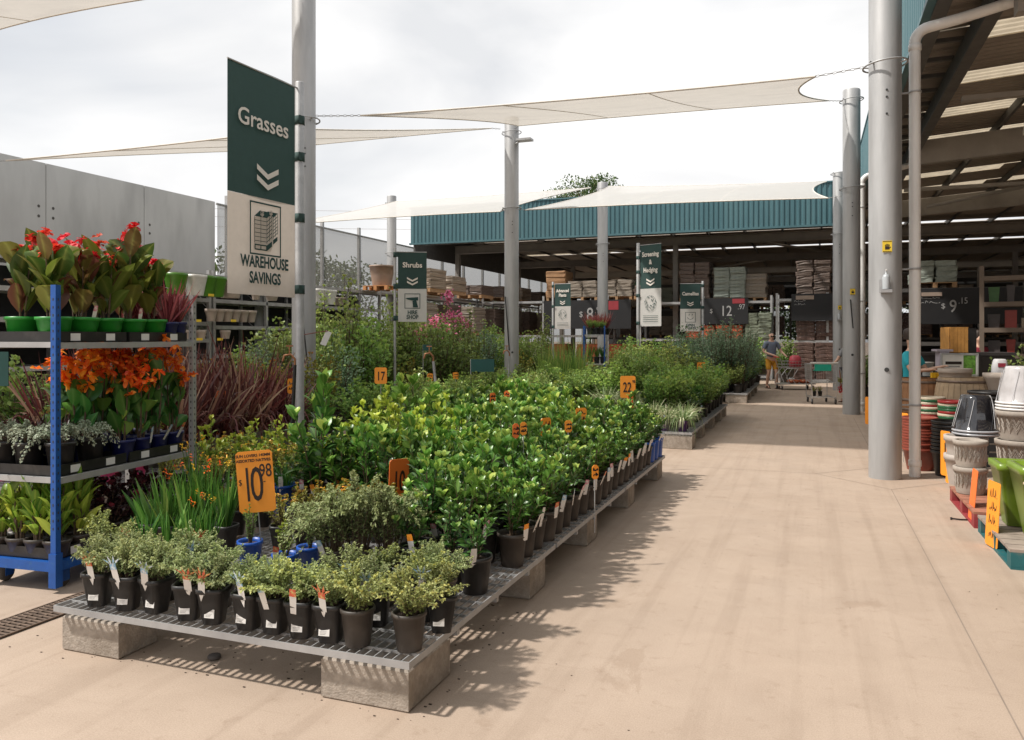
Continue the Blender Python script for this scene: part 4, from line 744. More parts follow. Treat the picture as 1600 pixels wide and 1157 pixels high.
# ------------------------------------------------------------------ shelf trolley
TA = R_(5.0); TL, TW = 1.34, .62
def trolley(x, y, rz, label, shelves, postm, L=TL, Wd=TW, rear=None, H=1.95):
    """near right corner at origin, long side along +y, depth to -x"""
    t = thing('plant_trolley', label, 'trolley', (x, y, 0), rz); rear = rear or postm
    b = MB(); b.box(-Wd, 0, 0, .05, .13, .19); b.box(-Wd, 0, L - .05, L, .13, .19); b.box(-Wd, -Wd + .045, .05, L - .05, .13, .19); b.box(-.045, 0, .05, L - .05, .13, .19)
    b.box(-Wd + .045, -.045, .05, L - .05, .165, .172)
    for (px_, py_) in ((-.0, .0), (-.0, L), (-Wd, 0), (-Wd, L)): b.box(px_ - .036 if px_ == 0 else px_ - .02, px_ + .02 if px_ == 0 else px_ + .036, py_ - .02 if py_ == 0 else py_ - .036, py_ + .036 if py_ == 0 else py_ + .02, .035, .25)
    b.obj('base_frame', bluep, t)
    for k, (px_, py_) in enumerate(((-.008, .008), (-.008, L - .008), (-Wd + .008, .008), (-Wd + .008, L - .008))):
        b = MB(); b.box(px_ - .02, px_ + .02, py_ - .02, py_ - .015, .251, H); b.box(px_ + .015, px_ + .02, py_ - .0149, py_ + .02, .251, H); b.box(px_ - .02, px_ - .015, py_ - .0149, py_ + .02, .251, H)
        hl = MB()
        for i in range(30): z = .4 + i * .05; hl.box(px_ - .004, px_ + .004, py_ - .0212, py_ - .0202, z, z + .016); hl.box(px_ + .0202, px_ + .0212, py_ - .004, py_ + .004, z, z + .016)
        p = b.obj('post', postm if k in (0, 2) else rear, t); hl.obj('slots', bolt, p)
    for z in shelves:
        b = MB(); b.box(-Wd + .03, -.002, .0, .02, z - .022, z + .014); b.box(-Wd + .03, -.002, L - .02, L, z - .022, z + .014); b.box(-.014, .006, .022, L - .022, z - .03, z + .01); b.box(-Wd - .006, -Wd + .014, .022, L - .022, z - .03, z + .01); b.box(-Wd + .016, -.016, .022, L - .022, z - .004, z + .002)
        b.obj('shelf', galv, t)
    for (px_, py_) in ((-.08, .13), (-.08, L - .13), (-Wd + .08, .13), (-Wd + .08, L - .13)):
        b = MB(); b.box(px_ - .03, px_ + .03, py_ - .035, py_ + .035, .10, .13); b.box(px_ - .032, px_ - .028, py_ - .03, py_ + .03, .04, .11); b.box(px_ + .028, px_ + .032, py_ - .03, py_ + .03, .04, .11); cst = b.obj('castor', postm, t)
        b = MB(); pr = [(0, -.02), (.05, -.02), (.058, -.012), (.058, .012), (.05, .02), (0, .02)]; b.lathe(pr, 20); V = b.v[-1]; b.v[-1] = np.stack([V[:, 2] + px_, V[:, 0] + py_, V[:, 1] + .059], 1); b.obj('wheel', mat('rubber', (.10, .085, .07), .8), cst)
    return t
TX, TY = -4.47, 3.70
trolley(TX, TY, TA, 'blue and galvanised shelf trolley crowded with cannas at the left edge', (.715, 1.575), bluep, rear=galv)
def tp(u, v):  # u along the long side, v into the depth
    return (TX - math.sin(TA) * u - math.cos(TA) * v, TY + math.cos(TA) * u - math.sin(TA) * v)
def tray(u0, u1, z, label, h=.07):
    x, y = tp((u0 + u1) / 2, .31); t = thing('plant_tray', label, 'tray', (x, y, z), TA, 'black trays on the trolley'); b = MB(); L = (u1 - u0) / 2 - .01
    b.box(-.27, .27, -L, L, 0, .006); b.box(-.275, -.268, -L, L, .007, h); b.box(.268, .275, -L, L, .007, h); b.box(-.267, .267, -L - .004, -L + .003, .007, h); b.box(-.267, .267, L - .003, L + .004, .007, h); b.obj('tray_body', blackp, t)
    for k in range(2): b = MB(); c = -L * .5 + L * k; b.box(.276, .278, c - .04, c + .04, .01, .058); b.obj('price_label', papr, t)
tray(.03, .66, 1.586, 'black tray of green pots on the top shelf, near half'); tray(.67, 1.31, 1.586, 'black tray of green and navy pots on the top shelf, far half'); tray(.03, .66, .726, 'black tray under the silver trailing plants'); tray(.67, 1.31, .726, 'black tray of navy pots with orange flowers'); tray(.03, .66, .196, 'black tray of small pots on the trolley base, near half'); tray(.67, 1.31, .196, 'black tray on the trolley base, far half')
def ont(kind, pot, u, v, z, label, s=1, **k): x, y = tp(u, v); return plant(kind, pot, x, y, z, label, k.pop('cat', 'potted plant'), 'plants on the near shelf trolley', s=s, face=TA + math.pi / 2 + rnd.uniform(-.2, .2), **k)
z1 = 1.593
for i in range(5):
    for j in range(2):
        ont('cannared', 'green', .13 + .225 * i + (.0 if j == 0 else .03), .14 + .29 * j, z1, 'broad-leaved canna in green pot on the top shelf, %s along, %s row' % (NUM[i], ['outer', 'inner'][j]), .95 * rnd.uniform(.9, 1.1), name='canna', cat='canna', tg='plain' if i in (1, 3) and j == 0 else None)
for i in range(2):
    for j in range(3): ont('cordy', 'navy', 1.15 + .11 * i, .10 + .19 * j, z1, 'red spiky cordyline at the far end of the top shelf, %s along, %s deep' % (NUM[i], NUM[j]), .85, name='cordyline', cat='cordyline', ps=.9)
z2 = .733
ont('silver', 'black', .16, .12, z2, 'silver trailing plant spilling over the trolley corner', 1.0, name='silver_trailing_plant'); ont('silver', 'black', .42, .13, z2, 'silver trailing plant right of the blue post', .85, name='silver_trailing_plant'); ont('silver', 'black', .14, .36, z2, 'silver trailing plant left of the blue post', 1.0, name='silver_trailing_plant')
ont('silver', 'black', .14, .54, z2, 'silver trailing plant at the left edge of the picture', .95, name='silver_trailing_plant')
for i in range(5):
    for j in range(3):
        if i == 0 and j == 0: continue
        ont('cannaorange', 'navy', .52 + .175 * i, .11 + .20 * j, z2, 'orange-flowered canna in navy pot on the middle shelf, %s along, %s row' % (NUM[i], NUM[j]), 1.0 * rnd.uniform(.92, 1.08), name='canna', cat='canna', tg='plain' if j == 0 and i > 1 else None, ps=.95)
for j in range(3): ont('darkcordy', 'navy', .33, .32 + .14 * j, z2, 'dark cordyline behind the silver plants, %s from the post' % NUM[j], 1.0, name='dark_cordyline', cat='cordyline', ps=.8)
z3 = .203
for i in range(3):
    for j in range(4):
        if i == 2 and j == 0: continue
        ont('ginger', 'low', .10 + .17 * i, .09 + .15 * j, z3, 'lime lance-leaved plant on the trolley base, %s along, %s row' % (NUM[i], NUM[j]), .95, name='ginger_plant', tg=None)
for i in range(4):
    for j in range(2): ont('heuchera', 'low', .62 + .18 * i, .14 + .26 * j, z3, 'dark burgundy-leaved plant on the trolley base, %s along, %s row' % (NUM[i], NUM[j]), 1.05, name='burgundy_plant')
# far blue trolley
xt, yt = GD(945, 23.2); trolley(xt, yt, R_(14), 'blue shelf trolley with red spiky plants on top, in the middle distance', (.83, 1.68), bluep, H=1.95)
for i in range(6):
    plant('cordy', 'black', xt - .15 - .2 * (i % 3) - .03, yt + .45 + .5 * (i // 3), 1.69, 'red spiky cordyline on the far blue trolley, %s row, %s from the right' % (['front', 'back'][i // 3], NUM[i % 3]), 'cordyline', 'plants on the far trolley', s=1.25, name='cordyline')
for i in range(3): plant('medium', 'black', xt - .1 - .19 * i, yt + .14, 1.69, 'bushy green plant in front of the red spikes, %s from the right' % NUM[i], 'potted plant', 'plants on the far trolley', s=.42, name='leafy_plant'); plant('kpaw', 'black', xt - .1 - .19 * i, yt + .18, .84, 'grassy plant on the lower shelf of the far trolley, %s from the right' % NUM[i], 'potted plant', 'plants on the far trolley', s=1.1, name='grassy_plant')
# ------------------------------------------------------------------ banners
def cloth(x0, x1, z0, z1, m, parent, name, seed=0, y=0.0, nx=16, nz=30):
    b = MB(); V = [(x0 + (x1 - x0) * i / nx, y + .010 * math.sin(3 * i / nx + 2 * j / nz + seed) * math.sin(math.pi * i / nx) , z0 + (z1 - z0) * j / nz) for j in range(nz + 1) for i in range(nx + 1)]
    b.add(V, [(j * (nx + 1) + i, j * (nx + 1) + i + 1, (j + 1) * (nx + 1) + i + 1, (j + 1) * (nx + 1) + i) for j in range(nz) for i in range(nx)], smooth=True); return b.obj(name, m, parent)
def chevrons(t, cx, z, w, m, y=-.018):
    b = MB()
    for k in range(2):
        zz = z - k * w * .34; h = w * .26; th = w * .17
        b.add([(cx - w / 2, y, zz + h), (cx, y, zz), (cx, y, zz - th), (cx - w / 2, y, zz + h - th)], [(0, 3, 2, 1)]); b.add([(cx, y, zz), (cx + w / 2, y, zz + h), (cx + w / 2, y, zz + h - th), (cx, y, zz - th)], [(0, 3, 2, 1)])
    b.obj('chevrons', m, t)
def fr_(b, x0, x1, z0, z1, th, y): b.poly([(x0, y, z0), (x1, y, z0), (x1, y, z0 + th), (x0, y, z0 + th)]); b.poly([(x0, y, z1 - th), (x1, y, z1 - th), (x1, y, z1), (x0, y, z1)]); b.poly([(x0, y, z0 + th), (x0 + th, y, z0 + th), (x0 + th, y, z1 - th), (x0, y, z1 - th)]); b.poly([(x1 - th, y, z0 + th), (x1, y, z0 + th), (x1, y, z1 - th), (x1 - th, y, z1 - th)])
def ln(b, p, q, th, y):
    p = Vector((p[0], y, p[1])); q = Vector((q[0], y, q[1])); n = (q - p).normalized().cross(Vector((0, 1, 0))) * th / 2; b.poly([p - n, q - n, q + n, p + n])
def banner(label, x, y, rz, w, h, ztop, side, split, poler=.052, low=whitefab):
    t = thing('banner_sign', label, 'banner', (x, y, 0), rz, 'hanging department banners'); g_ = poler + .035
    x0, x1 = (g_, g_ + w) if side > 0 else (-g_ - w, -g_); zs = ztop - h * split; zb = ztop - h
    b = MB(); b.lathe([(poler, 0), (poler, ztop + .06), (poler * .9, ztop + .07), (0, ztop + .07)], 14); b.tube([(0, 0, ztop - .01), ((x1 if side > 0 else x0), 0, ztop - .01)], .010, 6); b.lathe([(.13, 0), (.13, .012), (0, .013)], 12); b.obj('pole', galv, t)
    cloth(x0, x1, zs, ztop, greenfab, t, 'upper_cloth'); cloth(x0, x1, zb, zs - .001, low, t, 'lower_cloth')
    for f_ in (.04, .33, .62, .96) if h > 2 else (.05, .5, .95):
        b = MB(); z = ztop - h * f_ - (.28 if f_ < .1 and h > 2 else 0); b.lathe([(poler + .002, -.05), (poler + .006, -.05), (poler + .006, .05), (poler + .002, .05)], 14, (0, 0, z)); s0 = poler * .5 * side; b.box(min(s0, g_ * side), max(s0, g_ * side), -poler - .008, -poler - .004, z - .045, z + .045); b.obj('strap', greenfab, t)
    return t, (x0 + x1) / 2, zs, zb
Y_ = -.018
# Grasses
t, cx, zs, zb = banner('tall green and cream banner reading Grasses and WAREHOUSE SAVINGS', -5.52, 7.74, R_(86.5), 1.05, 2.42, 4.49, -1, .565, low=creamfab)
lettering('Grasses', t, (cx, Y_, 4.49 - .56), .25, creamink, bold=.003)
chevrons(t, cx + .06, 4.49 - 1.10, .34, creamink)
b = MB(); c0, c1, z0, z1 = cx - .22, cx + .27, zb + .66, zb + .66 + .80 * .62; z1 = zb + 1.0; z0 = zb + .46; z1 = zb + 1.0
fr_(b, c0, c1, z0 - .03, z1, .018, Y_)
def stack(b, x, z, s):
    w_, d_ = .20 * s, .085 * s; hh = .30 * s
    b.poly([(x, Y_, z + hh), (x + w_, Y_, z + hh), (x + w_ + d_, Y_, z + hh + d_ * .8), (x + d_, Y_, z + hh + d_ * .8)])
    for k in range(7): ln(b, (x, z + hh * (1 - k / 6.5)), (x + w_, z + hh * (1 - k / 6.5)), .006, Y_); ln(b, (x + w_, z + hh * (1 - k / 6.5)), (x + w_ + d_, z + hh * (1 - k / 6.5) + d_ * .8), .007, Y_)
    for xx in (0, .5, 1): ln(b, (x + w_ * xx, z), (x + w_ * xx, z + hh), .006, Y_)
    for xx in (.5, 1): ln(b, (x + w_ + d_ * xx, z + d_ * .8 * xx), (x + w_ + d_ * xx, z + hh + d_ * .8 * xx), .006, Y_)
    fr_(b, x, x + w_, z - .08 * s, z - .015 * s, .014 * s, Y_ - .0005); ln(b, (x + w_ / 2, z - .08 * s), (x + w_ / 2, z - .015 * s), .014 * s, Y_ - .0008); b.poly([(x + w_, Y_ - .0003, z - .08 * s), (x + w_ + d_, Y_ - .0003, z - .02 * s), (x + w_ + d_, Y_ - .0003, z + .04 * s), (x + w_, Y_ - .0003, z - .015 * s)])
stack(b, c0 + .21, z0 + .17, .78); b.obj('icon', greenink, t); b = MB()
b.poly([(c0 + .06, Y_ - .001, z0 + .02), (c0 + .32, Y_ - .001, z0 + .02), (c0 + .36, Y_ - .001, z0 + .10), (c0 + .36, Y_ - .001, z0 + .41), (c0 + .16, Y_ - .001, z0 + .42), (c0 + .06, Y_ - .001, z0 + .36)]); b.obj('icon_ground', creamfab, t)
b = MB(); Y_ = -.0205; stack(b, c0 + .07, z0 + .10, .95); Y_ = -.018; b.obj('icon', greenink, t)
lettering('$', t, (c0 + .185, -.022, z0 + .42), .07, creamfab, sx=1.4, bold=.004); lettering('$', t, (c0 + .325, -.0205, z0 + .445), .06, creamfab, sx=1.4, bold=.004)
lettering('WAREHOUSE', t, (cx + .02, Y_, zb + .35), .155, greenink, sx=.80, bold=.005, sy=1.1); lettering('SAVINGS', t, (cx + .02, Y_, zb + .18), .155, greenink, sx=.80, bold=.005, sy=1.1)
# Shrubs
x, y = GD(617, 15.6); t, cx, zs, zb = banner('green and white banner reading Shrubs and HIRE SHOP on its own pole', x, y, R_(30), .56, 1.38, 3.30, 1, .53, .026); SC = .565
lettering('Shrubs', t, (cx, Y_, 3.30 - .27), .14, creamink, bold=.004); chevrons(t, cx, 3.30 - .56, .21, creamink); K_ = .565
q_ = lambda pts: b.poly([(cx + (p[0] - cx) * K_, p[1], zb + (p[2] - zb) * K_) for p in pts])
b = MB(); fr_(b, cx - .27 * K_, cx + .27 * K_, zb + .46 * K_, zb + .98 * K_, .012, Y_); q_([(cx - .2, Y_, zb + .83), (cx + .2, Y_, zb + .86), (cx + .2, Y_, zb + .74), (cx - .02, Y_, zb + .74), (cx - .2, Y_, zb + .78)]); q_([(cx + .02, Y_ - .001, zb + .5), (cx + .2, Y_ - .001, zb + .5), (cx + .13, Y_ - .001, zb + .75), (cx + .0, Y_ - .001, zb + .73)]); q_([(cx - .26, Y_, zb + .8), (cx - .2, Y_, zb + .79), (cx - .2, Y_, zb + .82)]); b.obj('icon', greenink, t)
lettering('HIRE\nSHOP', t, (cx, Y_, zb + .135), .108, greenink, bold=.003, sx=.85, spacing=.85)
def emblem(t, cx, cz, r, seed):
    g = rg(seed); b = MB()
    for k in range(26):
        a = g.random() * 6.28; q = r * math.sqrt(g.random()); L = r * g.uniform(.15, .4); a2 = a + g.uniform(-.6, .6) + 1.57; ln(b, (cx + math.cos(a) * q, cz + math.sin(a) * q * 1.1), (cx + math.cos(a) * q + math.cos(a2) * L, cz + math.sin(a) * q * 1.1 + math.sin(a2) * L), r * .09, Y_ - .0002 * k / 26)
    for k in range(16): a = k * .3927; ln(b, (cx + math.cos(a) * r, cz + math.sin(a) * r * 1.12), (cx + math.cos(a + .3) * r, cz + math.sin(a + .3) * r * 1.12), r * .05, Y_ - .0004)
    b.obj('emblem', greenink, t)
x, y = GD(997, 24.6); t, cx, zs, zb = banner('tall narrow banner reading Screening and Hedging, taller than its neighbours', x, y, R_(-26), .78, 2.5, 4.45, 1, .54)
lettering('Screening\n&\nHedging', t, (cx, Y_, 4.45 - .55), .20, creamink, bold=.006, sx=.8, spacing=1.2); chevrons(t, cx, 4.45 - 1.12, .3, creamink); emblem(t, cx, zb + .70, .21, 3)
b = MB(); [ln(b, (cx - .28, zb + .32 - .06 * k), (cx + .28, zb + .32 - .06 * k), .012, Y_) for k in range(4)]; b.obj('small_print', greenink, t)
x, y = GD(864, 28.6); t, cx, zs, zb = banner('small banner reading Advanced Plants, left of the red spiky plants', x, y, R_(-8), .62, 1.62, ZD(444, 28.6), 1, .50, .04)
lettering('Advanced\nPlants', t, (cx, Y_, ZD(444, 28.6) - .34), .16, creamink, bold=.005, sx=.78); chevrons(t, cx, ZD(444, 28.6) - .66, .2, creamink); emblem(t, cx, zb + .52, .15, 4)
b = MB(); [ln(b, (cx - .22, zb + .22 - .05 * k), (cx + .22, zb + .22 - .05 * k), .01, Y_) for k in range(3)]; b.obj('small_print', greenink, t)
x, y = GD(1098, 26.5); zt = ZD(443, 26.5); t, cx, zs, zb = banner('small banner reading Camellias and OPEN 7 DAYS, right of the tall one', x, y, R_(12), .66, 1.6, zt, -1, .53, .04)
lettering('Camellias', t, (cx, Y_, zt - .35), .16, creamink, bold=.005, sx=.88); chevrons(t, cx, zt - .66, .2, creamink)
b = MB(); fr_(b, cx - .17, cx + .17, zb + .3, zb + .64, .014, Y_)
for k in range(12): a0, a1 = math.pi * (1.1 + .8 * k / 12), math.pi * (1.1 + .8 * (k + 1) / 12); ln(b, (cx + .1 * math.cos(a0), zb + .5 + .1 * math.sin(a0)), (cx + .1 * math.cos(a1), zb + .5 + .1 * math.sin(a1)), .014, Y_)
ln(b, (cx - .05, zb + .53), (cx - .03, zb + .58), .02, Y_); ln(b, (cx + .05, zb + .53), (cx + .07, zb + .58), .02, Y_); b.obj('icon', greenink, t)
lettering('OPEN\n7 DAYS', t, (cx, Y_, zb + .16), .11, greenink, bold=.004, spacing=.85)
# ------------------------------------------------------------------ price signs
LAST = [None]
def price(label, x, y, z, w, h, zb_, rz, lines, roll=0, m=orangec, stake=True, tilt=0, group='orange price signs'):
    t = thing('price_sign', label, 'price sign', (x, y, z), (tilt, roll, rz), group); b = MB(); c = .015; z0, z1 = zb_ - z, zb_ - z + h
    prof = [(-w / 2 + c, z0), (w / 2 - c, z0), (w / 2, z0 + c), (w / 2, z1 - c), (w / 2 - c, z1), (-w / 2 + c, z1), (-w / 2, z1 - c), (-w / 2, z0 + c)]
    V = [(p[0], -.002, p[1]) for p in prof] + [(p[0], .002, p[1]) for p in prof]; b.add(V, [tuple(range(8)), tuple(range(15, 7, -1))] + [(i, i + 8, (i + 1) % 8 + 8, (i + 1) % 8) for i in range(8)]); b.obj('panel', m, t)
    if stake: b = MB(); b.tube([(0, .006, 0), (0, .006, z1 - .05)], .004, 6); b.obj('stake', galv, t)
    LAST[0] = t
    for (s, fx, fz, sz, sx, bo) in lines: lettering(s, t, (fx * w, -.0035, z0 + fz * h), sz, inkm, sx=sx, bold=bo)
    return t
x, y = GD(410, 4.86); price('large orange sign reading Sun Lovers 140mm Assorted Natives 10.98', x, y, ZB, .218, .375, .553, R_(26), [('SUN LOVERS 140MM', -.02, .925, .024, .95, .0006), ('ASSORTED NATIVES', -.02, .845, .024, .95, .0006), ('1', -.22, .43, .30, .45, .0005), ('0', .03, .43, .30, .56, .0005), ('98', .29, .66, .115, .66, .0008), ('-', .24, .50, .05, 1, 0), ('$', -.42, .5, .05, .8, 0)], roll=R_(-4.5))
x, y = GD(620, 5.5); price('red-orange sign reading 10, turned almost edge-on above the gold shrubs', x, y, ZB, .19, .275, .50, R_(74), [('10', 0, .42, .20, .6, .002)], roll=R_(3), m=redorc)
x, y = GD(981, 9.62); price('orange sign reading 22 at the far end of the near bench row', x, y, ZB, .185, .265, .885, R_(22), [('22', -.04, .46, .17, .62, .003), ('98', .38, .74, .05, .7, .001)])
for (px, d, w_, h_, zt_, rz, tx, lb, m) in ((853, 6.5, .11, .18, .96, 62, '4', 'orange sign edged sideways among the glossy shrubs', orangec), (595, 9.7, .15, .20, 1.25, 20, '17', 'orange sign reading 17 above the lime shrubs', orangec), (345, 9.2, .13, .22, 1.0, 60, '12', 'red sign stuck in the burgundy grasses', redorc), (1096, 17.3, .19, .19, 1.07, 20, '7', 'small orange sign above the bench behind the striped grass', orangec), (1062, 14.3, .12, .17, .82, 50, '9', 'small orange sign beside the striped grass', orangec), (908, 7.3, .11, .14, .97, 40, '5', 'orange sign low among the shrubs, left of the 22 sign', orangec), (985, 9.0, .10, .20, .98, 66, '8', 'narrow orange sign just below the 22 sign', redorc), (457, 9.6, .12, .18, 1.12, 55, '6', 'orange sign behind the banner pole', orangec), (672, 12.5, .09, .12, 1.05, 30, '3', 'tiny orange sign in the middle yard, left one of two', orangec), (712, 12.9, .09, .11, 1.05, 30, '3', 'tiny orange sign in the middle yard, right one of two', orangec), (806, 5.9, .05, .11, .98, 40, 'a', 'small red-orange tag among the glossy shrubs, nearest of the tiny ones', redorc), (818, 6.0, .05, .10, .98, 30, 'b', 'small orange tag beside another tiny red-orange one', orangec), (888, 6.6, .06, .10, .93, 30, 'c', 'small orange tag nearer the aisle edge among the shrubs', orangec), (770, 8.3, .06, .12, 1.04, 40, 'd', 'small red tag in the deepest glossy shrub rows', redorc), (792, 8.6, .06, .11, 1.04, 20, 'e', 'small red tag right of another in the deepest shrub rows', redorc), (930, 5.6, .055, .10, .72, 50, 'f', 'orange picture tag right at the aisle edge of the bench', orangec), (1148, 22.6, .12, .25, 1.02, 20, '1', 'thin orange tag at the far bench', redorc)):
    x, y = GD(px, d); t = price(lb, x, y, ZB, w_, h_, zt_ - h_, R_(rz), [(tx, 0, .45, .15, .7, .002)] if tx in ('17', '1') else [], m=m)
    if tx not in ('17', '1'): b = MB(); scrawl(b, -w_ * .35, w_ * .35, zt_ - h_ * .85 - ZB, zt_ - h_ * .15 - ZB, -.0035, .008, int(px), 2); b.obj('handwriting', inkm, t)
# plain green signs
for (px, d, w_, h_, zt_, lb) in ((754, 12.6, .37, .20, 1.27, 'blank dark green sign above the middle shrubs'), (668, 16, .18, .12, 1.47, 'small dark green sign by the Shrubs banner pole'), (-2, 6.5, .16, .28, 1.50, 'dark green card at the left edge behind the trolley')):
    x, y = GD(px, d); t = thing('green_sign', lb, 'sign', (x, y, ZB), R_(22), 'dark green signs'); b = MB(); b.box(-w_ / 2, w_ / 2, -.004, .004, zt_ - h_ - ZB, zt_ - ZB); b.obj('panel', mat('sign_green', (.01, .08, .07), .5), t); b = MB(); b.tube([(-w_ / 2, .012, 0), (-w_ / 2, .012, zt_ - ZB)], .008, 6); b.obj('stake', galv, t)
# standpipes
for (px, d, h_, lean, lb) in ((461, 8.3, 1.33, .06, 'black standpipe with tap beside the banner pole'), (677, 10.5, 1.30, -.14, 'leaning grey standpipe among the middle shrubs'), (796, 15.5, 1.25, .05, 'standpipe with brass tap in front of the middle column')):
    x, y = GD(px, d); t = thing('standpipe', lb, 'water tap', (x, y, 0), R_(20), 'standpipes'); b = MB(); b.tube([(-lean, 0, 0), (0, 0, h_)], [.022, .018], 8); b.obj('riser', blackp if d < 10 else galv, t); b = MB(); b.tube([(0, 0, h_), (0, 0, h_ + .06), (-.04, -.02, h_ + .11), (-.10, -.03, h_ + .10), (-.12, -.03, h_ + .04)], .013, 6); b.tube([(-.05, -.02, h_ + .12), (-.05, -.02, h_ + .19)], .008, 6); b.box(-.085, -.015, -.028, -.012, h_ + .19, h_ + .205); b.obj('tap', mat('brass', (.35, .16, .08), .4, .6), t)
t = thing('paper_tag', 'white paper tag tied to the banner column with brown cord', 'tag', (-6.62, 9.78, 1.52), R_(20)); b = MB(); b.add([(0, -.02, 0), (.08, -.02, -.03), (.17, -.03, .16), (.09, -.03, .20)], [(0, 1, 2, 3)]); b.obj('card', papr, t); b = MB(); b.tube([(-.25, -.04, .13), (.12, -.04, .19)], .007, 5); b.obj('cord', mat('brown_cord', (.18, .06, .04), .8), t)
# hose reel stub
b = MB(); t = thing('irrigation_hose', 'thin black irrigation hose hanging on the banner column', 'hose', (-6.95, 10.1, 0)); b.tube([(-.10, -.20, 2.3), (-.06, -.2, 1.9), (.02, -.19, 1.2), (-.01, -.2, .6)], .012, 6); b.obj('cord', blackp, t)
t = thing('irrigation_hose', 'thin dark rod hanging on the middle column', 'hose', (-6.95, 18.2, 0)); b = MB(); b.tube([(.02, -.2, 2.6), (.12, -.19, 1.3)], .014, 6); b.obj('cord', blackp, t)
# ------------------------------------------------------------------ racks
def rack(label, x, y, rz, L, Dp, levels, bays, H=None, m=galv, group='storage racks', board=None, bh=.09):
    t = thing('storage_rack', label, 'rack', (x, y, 0), rz, group); H = H or levels[-1] + .1
    up = MB(); up.box(-.04, .04, -.04, .04, 0, H); up = up.mesh('upright', [m])
    for k in range(bays + 1):
        for yy in (.04, Dp - .04): inst(up, 'upright', t, (-L / 2 + L * k / bays, yy, 0))
    b = MB()
    for k in range(bays + 1):
        X = -L / 2 + L * k / bays; z = .2
        while z + .7 < H: b.tube([(X, .06, z), (X, Dp - .06, z + .6)], .012, 4); z += .7
    b.obj('brace', m, t)
    for z in levels:
        b = MB(); b.box(-L / 2 + .041, L / 2 - .041, 0, .045, z - bh, z); b.box(-L / 2 + .041, L / 2 - .041, Dp - .045, Dp, z - bh, z)
        b.box(-L / 2 + .041, L / 2 - .041, .046, Dp - .046, z - .03, z - .005); b.obj('shelf', m if board is None else board, t)
    return t
rack('grey planter rack along the concrete wall, left section', -13.0 - .45, 12.6, R_(90), 5.4, .9, [.5, 1.08, 1.58, 1.98, 2.54, 3.12], 3)
rack('grey planter rack beyond the banner column', -13.0 - .45, 19.4, R_(90), 7.9, .9, [.5, 1.2, 1.9, 2.54, 3.12], 4)
bk = mat('rack_backing', (.03, .03, .032), .8)
for k, (a_, b_) in enumerate(((9.95, 15.25), (15.5, 23.3))):
    o = MB().box(-14.36, -14.34, a_, b_, .2, 2.98).obj('rack_backing', bk); tag(o, ['black backing sheet behind the near planter rack', 'black backing sheet behind the planter rack beyond the banner column'][k], 'backing sheet', 'rack backing sheets')
rack('long pallet rack along the mesh fence', -13.0 - .6, 32.0, R_(90), 16.8, 1.2, [.2, 1.7, 3.2], 6)
ylab = MB().box(-.09, .09, -.003, 0, 0, .055).mesh('shelf_label', [yell])
for i, (px, py) in enumerate(((310, 502), (365, 502), (312, 531), (344, 531), (330, 462), (470, 462))):
    d = GX(px, -12.46); X, Y = GD(px, d); o = inst(ylab, 'shelf_label', None, (X + .0, Y, ZD(py, d) - .02), R_(90)); tag(o, 'yellow shelf label on the planter rack, %s of six' % NUM[i], 'label', 'yellow shelf labels')
def tub(rt, rb, h, m, sq=0, n=28, wall=.02, lip=.0, m2=None, band=0):
    b = MB(); b.disc(rb, 0, n, up=False, sq=sq); pr = [(rb, 0), (rb + (rt - rb) * .5 + lip * .3, h * .5), (rt - .002, h - .06), (rt + lip, h - .055), (rt + lip, h), (rt - wall, h), (rb * .98 - wall, .02)]
    b.lathe(pr, n, sq=sq); b.disc(rb * .98 - wall, .02, n, sq=sq)
    return b.mesh('planter', [m])
beige = mat('beige_planter', (.38, .32, .27), .6, var=.08, scale=8); lime = mat('lime_glazed_plastic', (.155, .24, .022), .32, var=.1, scale=4, stain=((.20, .29, .05), 3, .5, .7)); olive = mat('green_glazed', (.07, .20, .02), .35)
wg = mat('white_glazed', (.68, .67, .64), .35)
def planter(me, label, x, y, z, group, rz=0, rx=0, sc=1, cat='planter'): o = inst(me, 'planter', None, (x, y, z), (rx, 0, rz), sc); return tag(o, label, cat, group)
def onrack(px, z, me, label, group='planters on the grey rack', X=-12.85, sc=1):
    d = GX(px, X); x, y = GD(px, d); return planter(me, label, x, y, z + .001, group, sc=sc)
big_w = tub(.24, .17, .46, wg, 4, wall=.03); big_g = tub(.25, .17, .46, olive, 0, wall=.03); big_b = tub(.30, .21, .44, beige, 0, wall=.03); bowl = tub(.21, .13, .26, beige, 0, wall=.025, lip=.01); sm = tub(.12, .09, .2, beige, 0, wall=.02)
for px, me, lb in ((303, big_w, 'white square planter on the rack shelf, beside the green ones'), (320, big_g, 'green planter on the rack shelf, left of its green twin'), (337, big_g, 'green planter on the rack shelf, left of the beige tub'), (360, big_b, 'large beige tub on the rack, left edge of the big banner'), (275, big_g, 'green planter on the rack seen through the red spikes')): onrack(px, 2.54, me, lb)
for i in range(6): onrack(330 + 12.5 * i, 1.98, bowl, 'beige bowl planter, %s from the left in the row of bowls' % NUM[i], sc=(.64, .64, 1.1))
for i, px in enumerate((296, 314, 352)): onrack(px, 1.58, sm, 'small beige pot on the lower rack shelf, %s from the left' % NUM[i])
for i, px in enumerate((496, 513, 530, 400, 425)): onrack(px, 2.54, big_w if i in (1,) else [big_w, big_b, bowl, sm, bowl][i], ['white planter on the rack just right of the banner column', 'white square planter second right of the banner column', 'beige bowl third right of the banner column', 'small beige pot under the left part of the big banner', 'beige bowl under the right part of the big banner'][i], sc=.9)
for i, px in enumerate((560, 545)): onrack(px, 1.9, sm, 'small pot half hidden on the rack by the tall shrubs, %s from the right' % NUM[i])
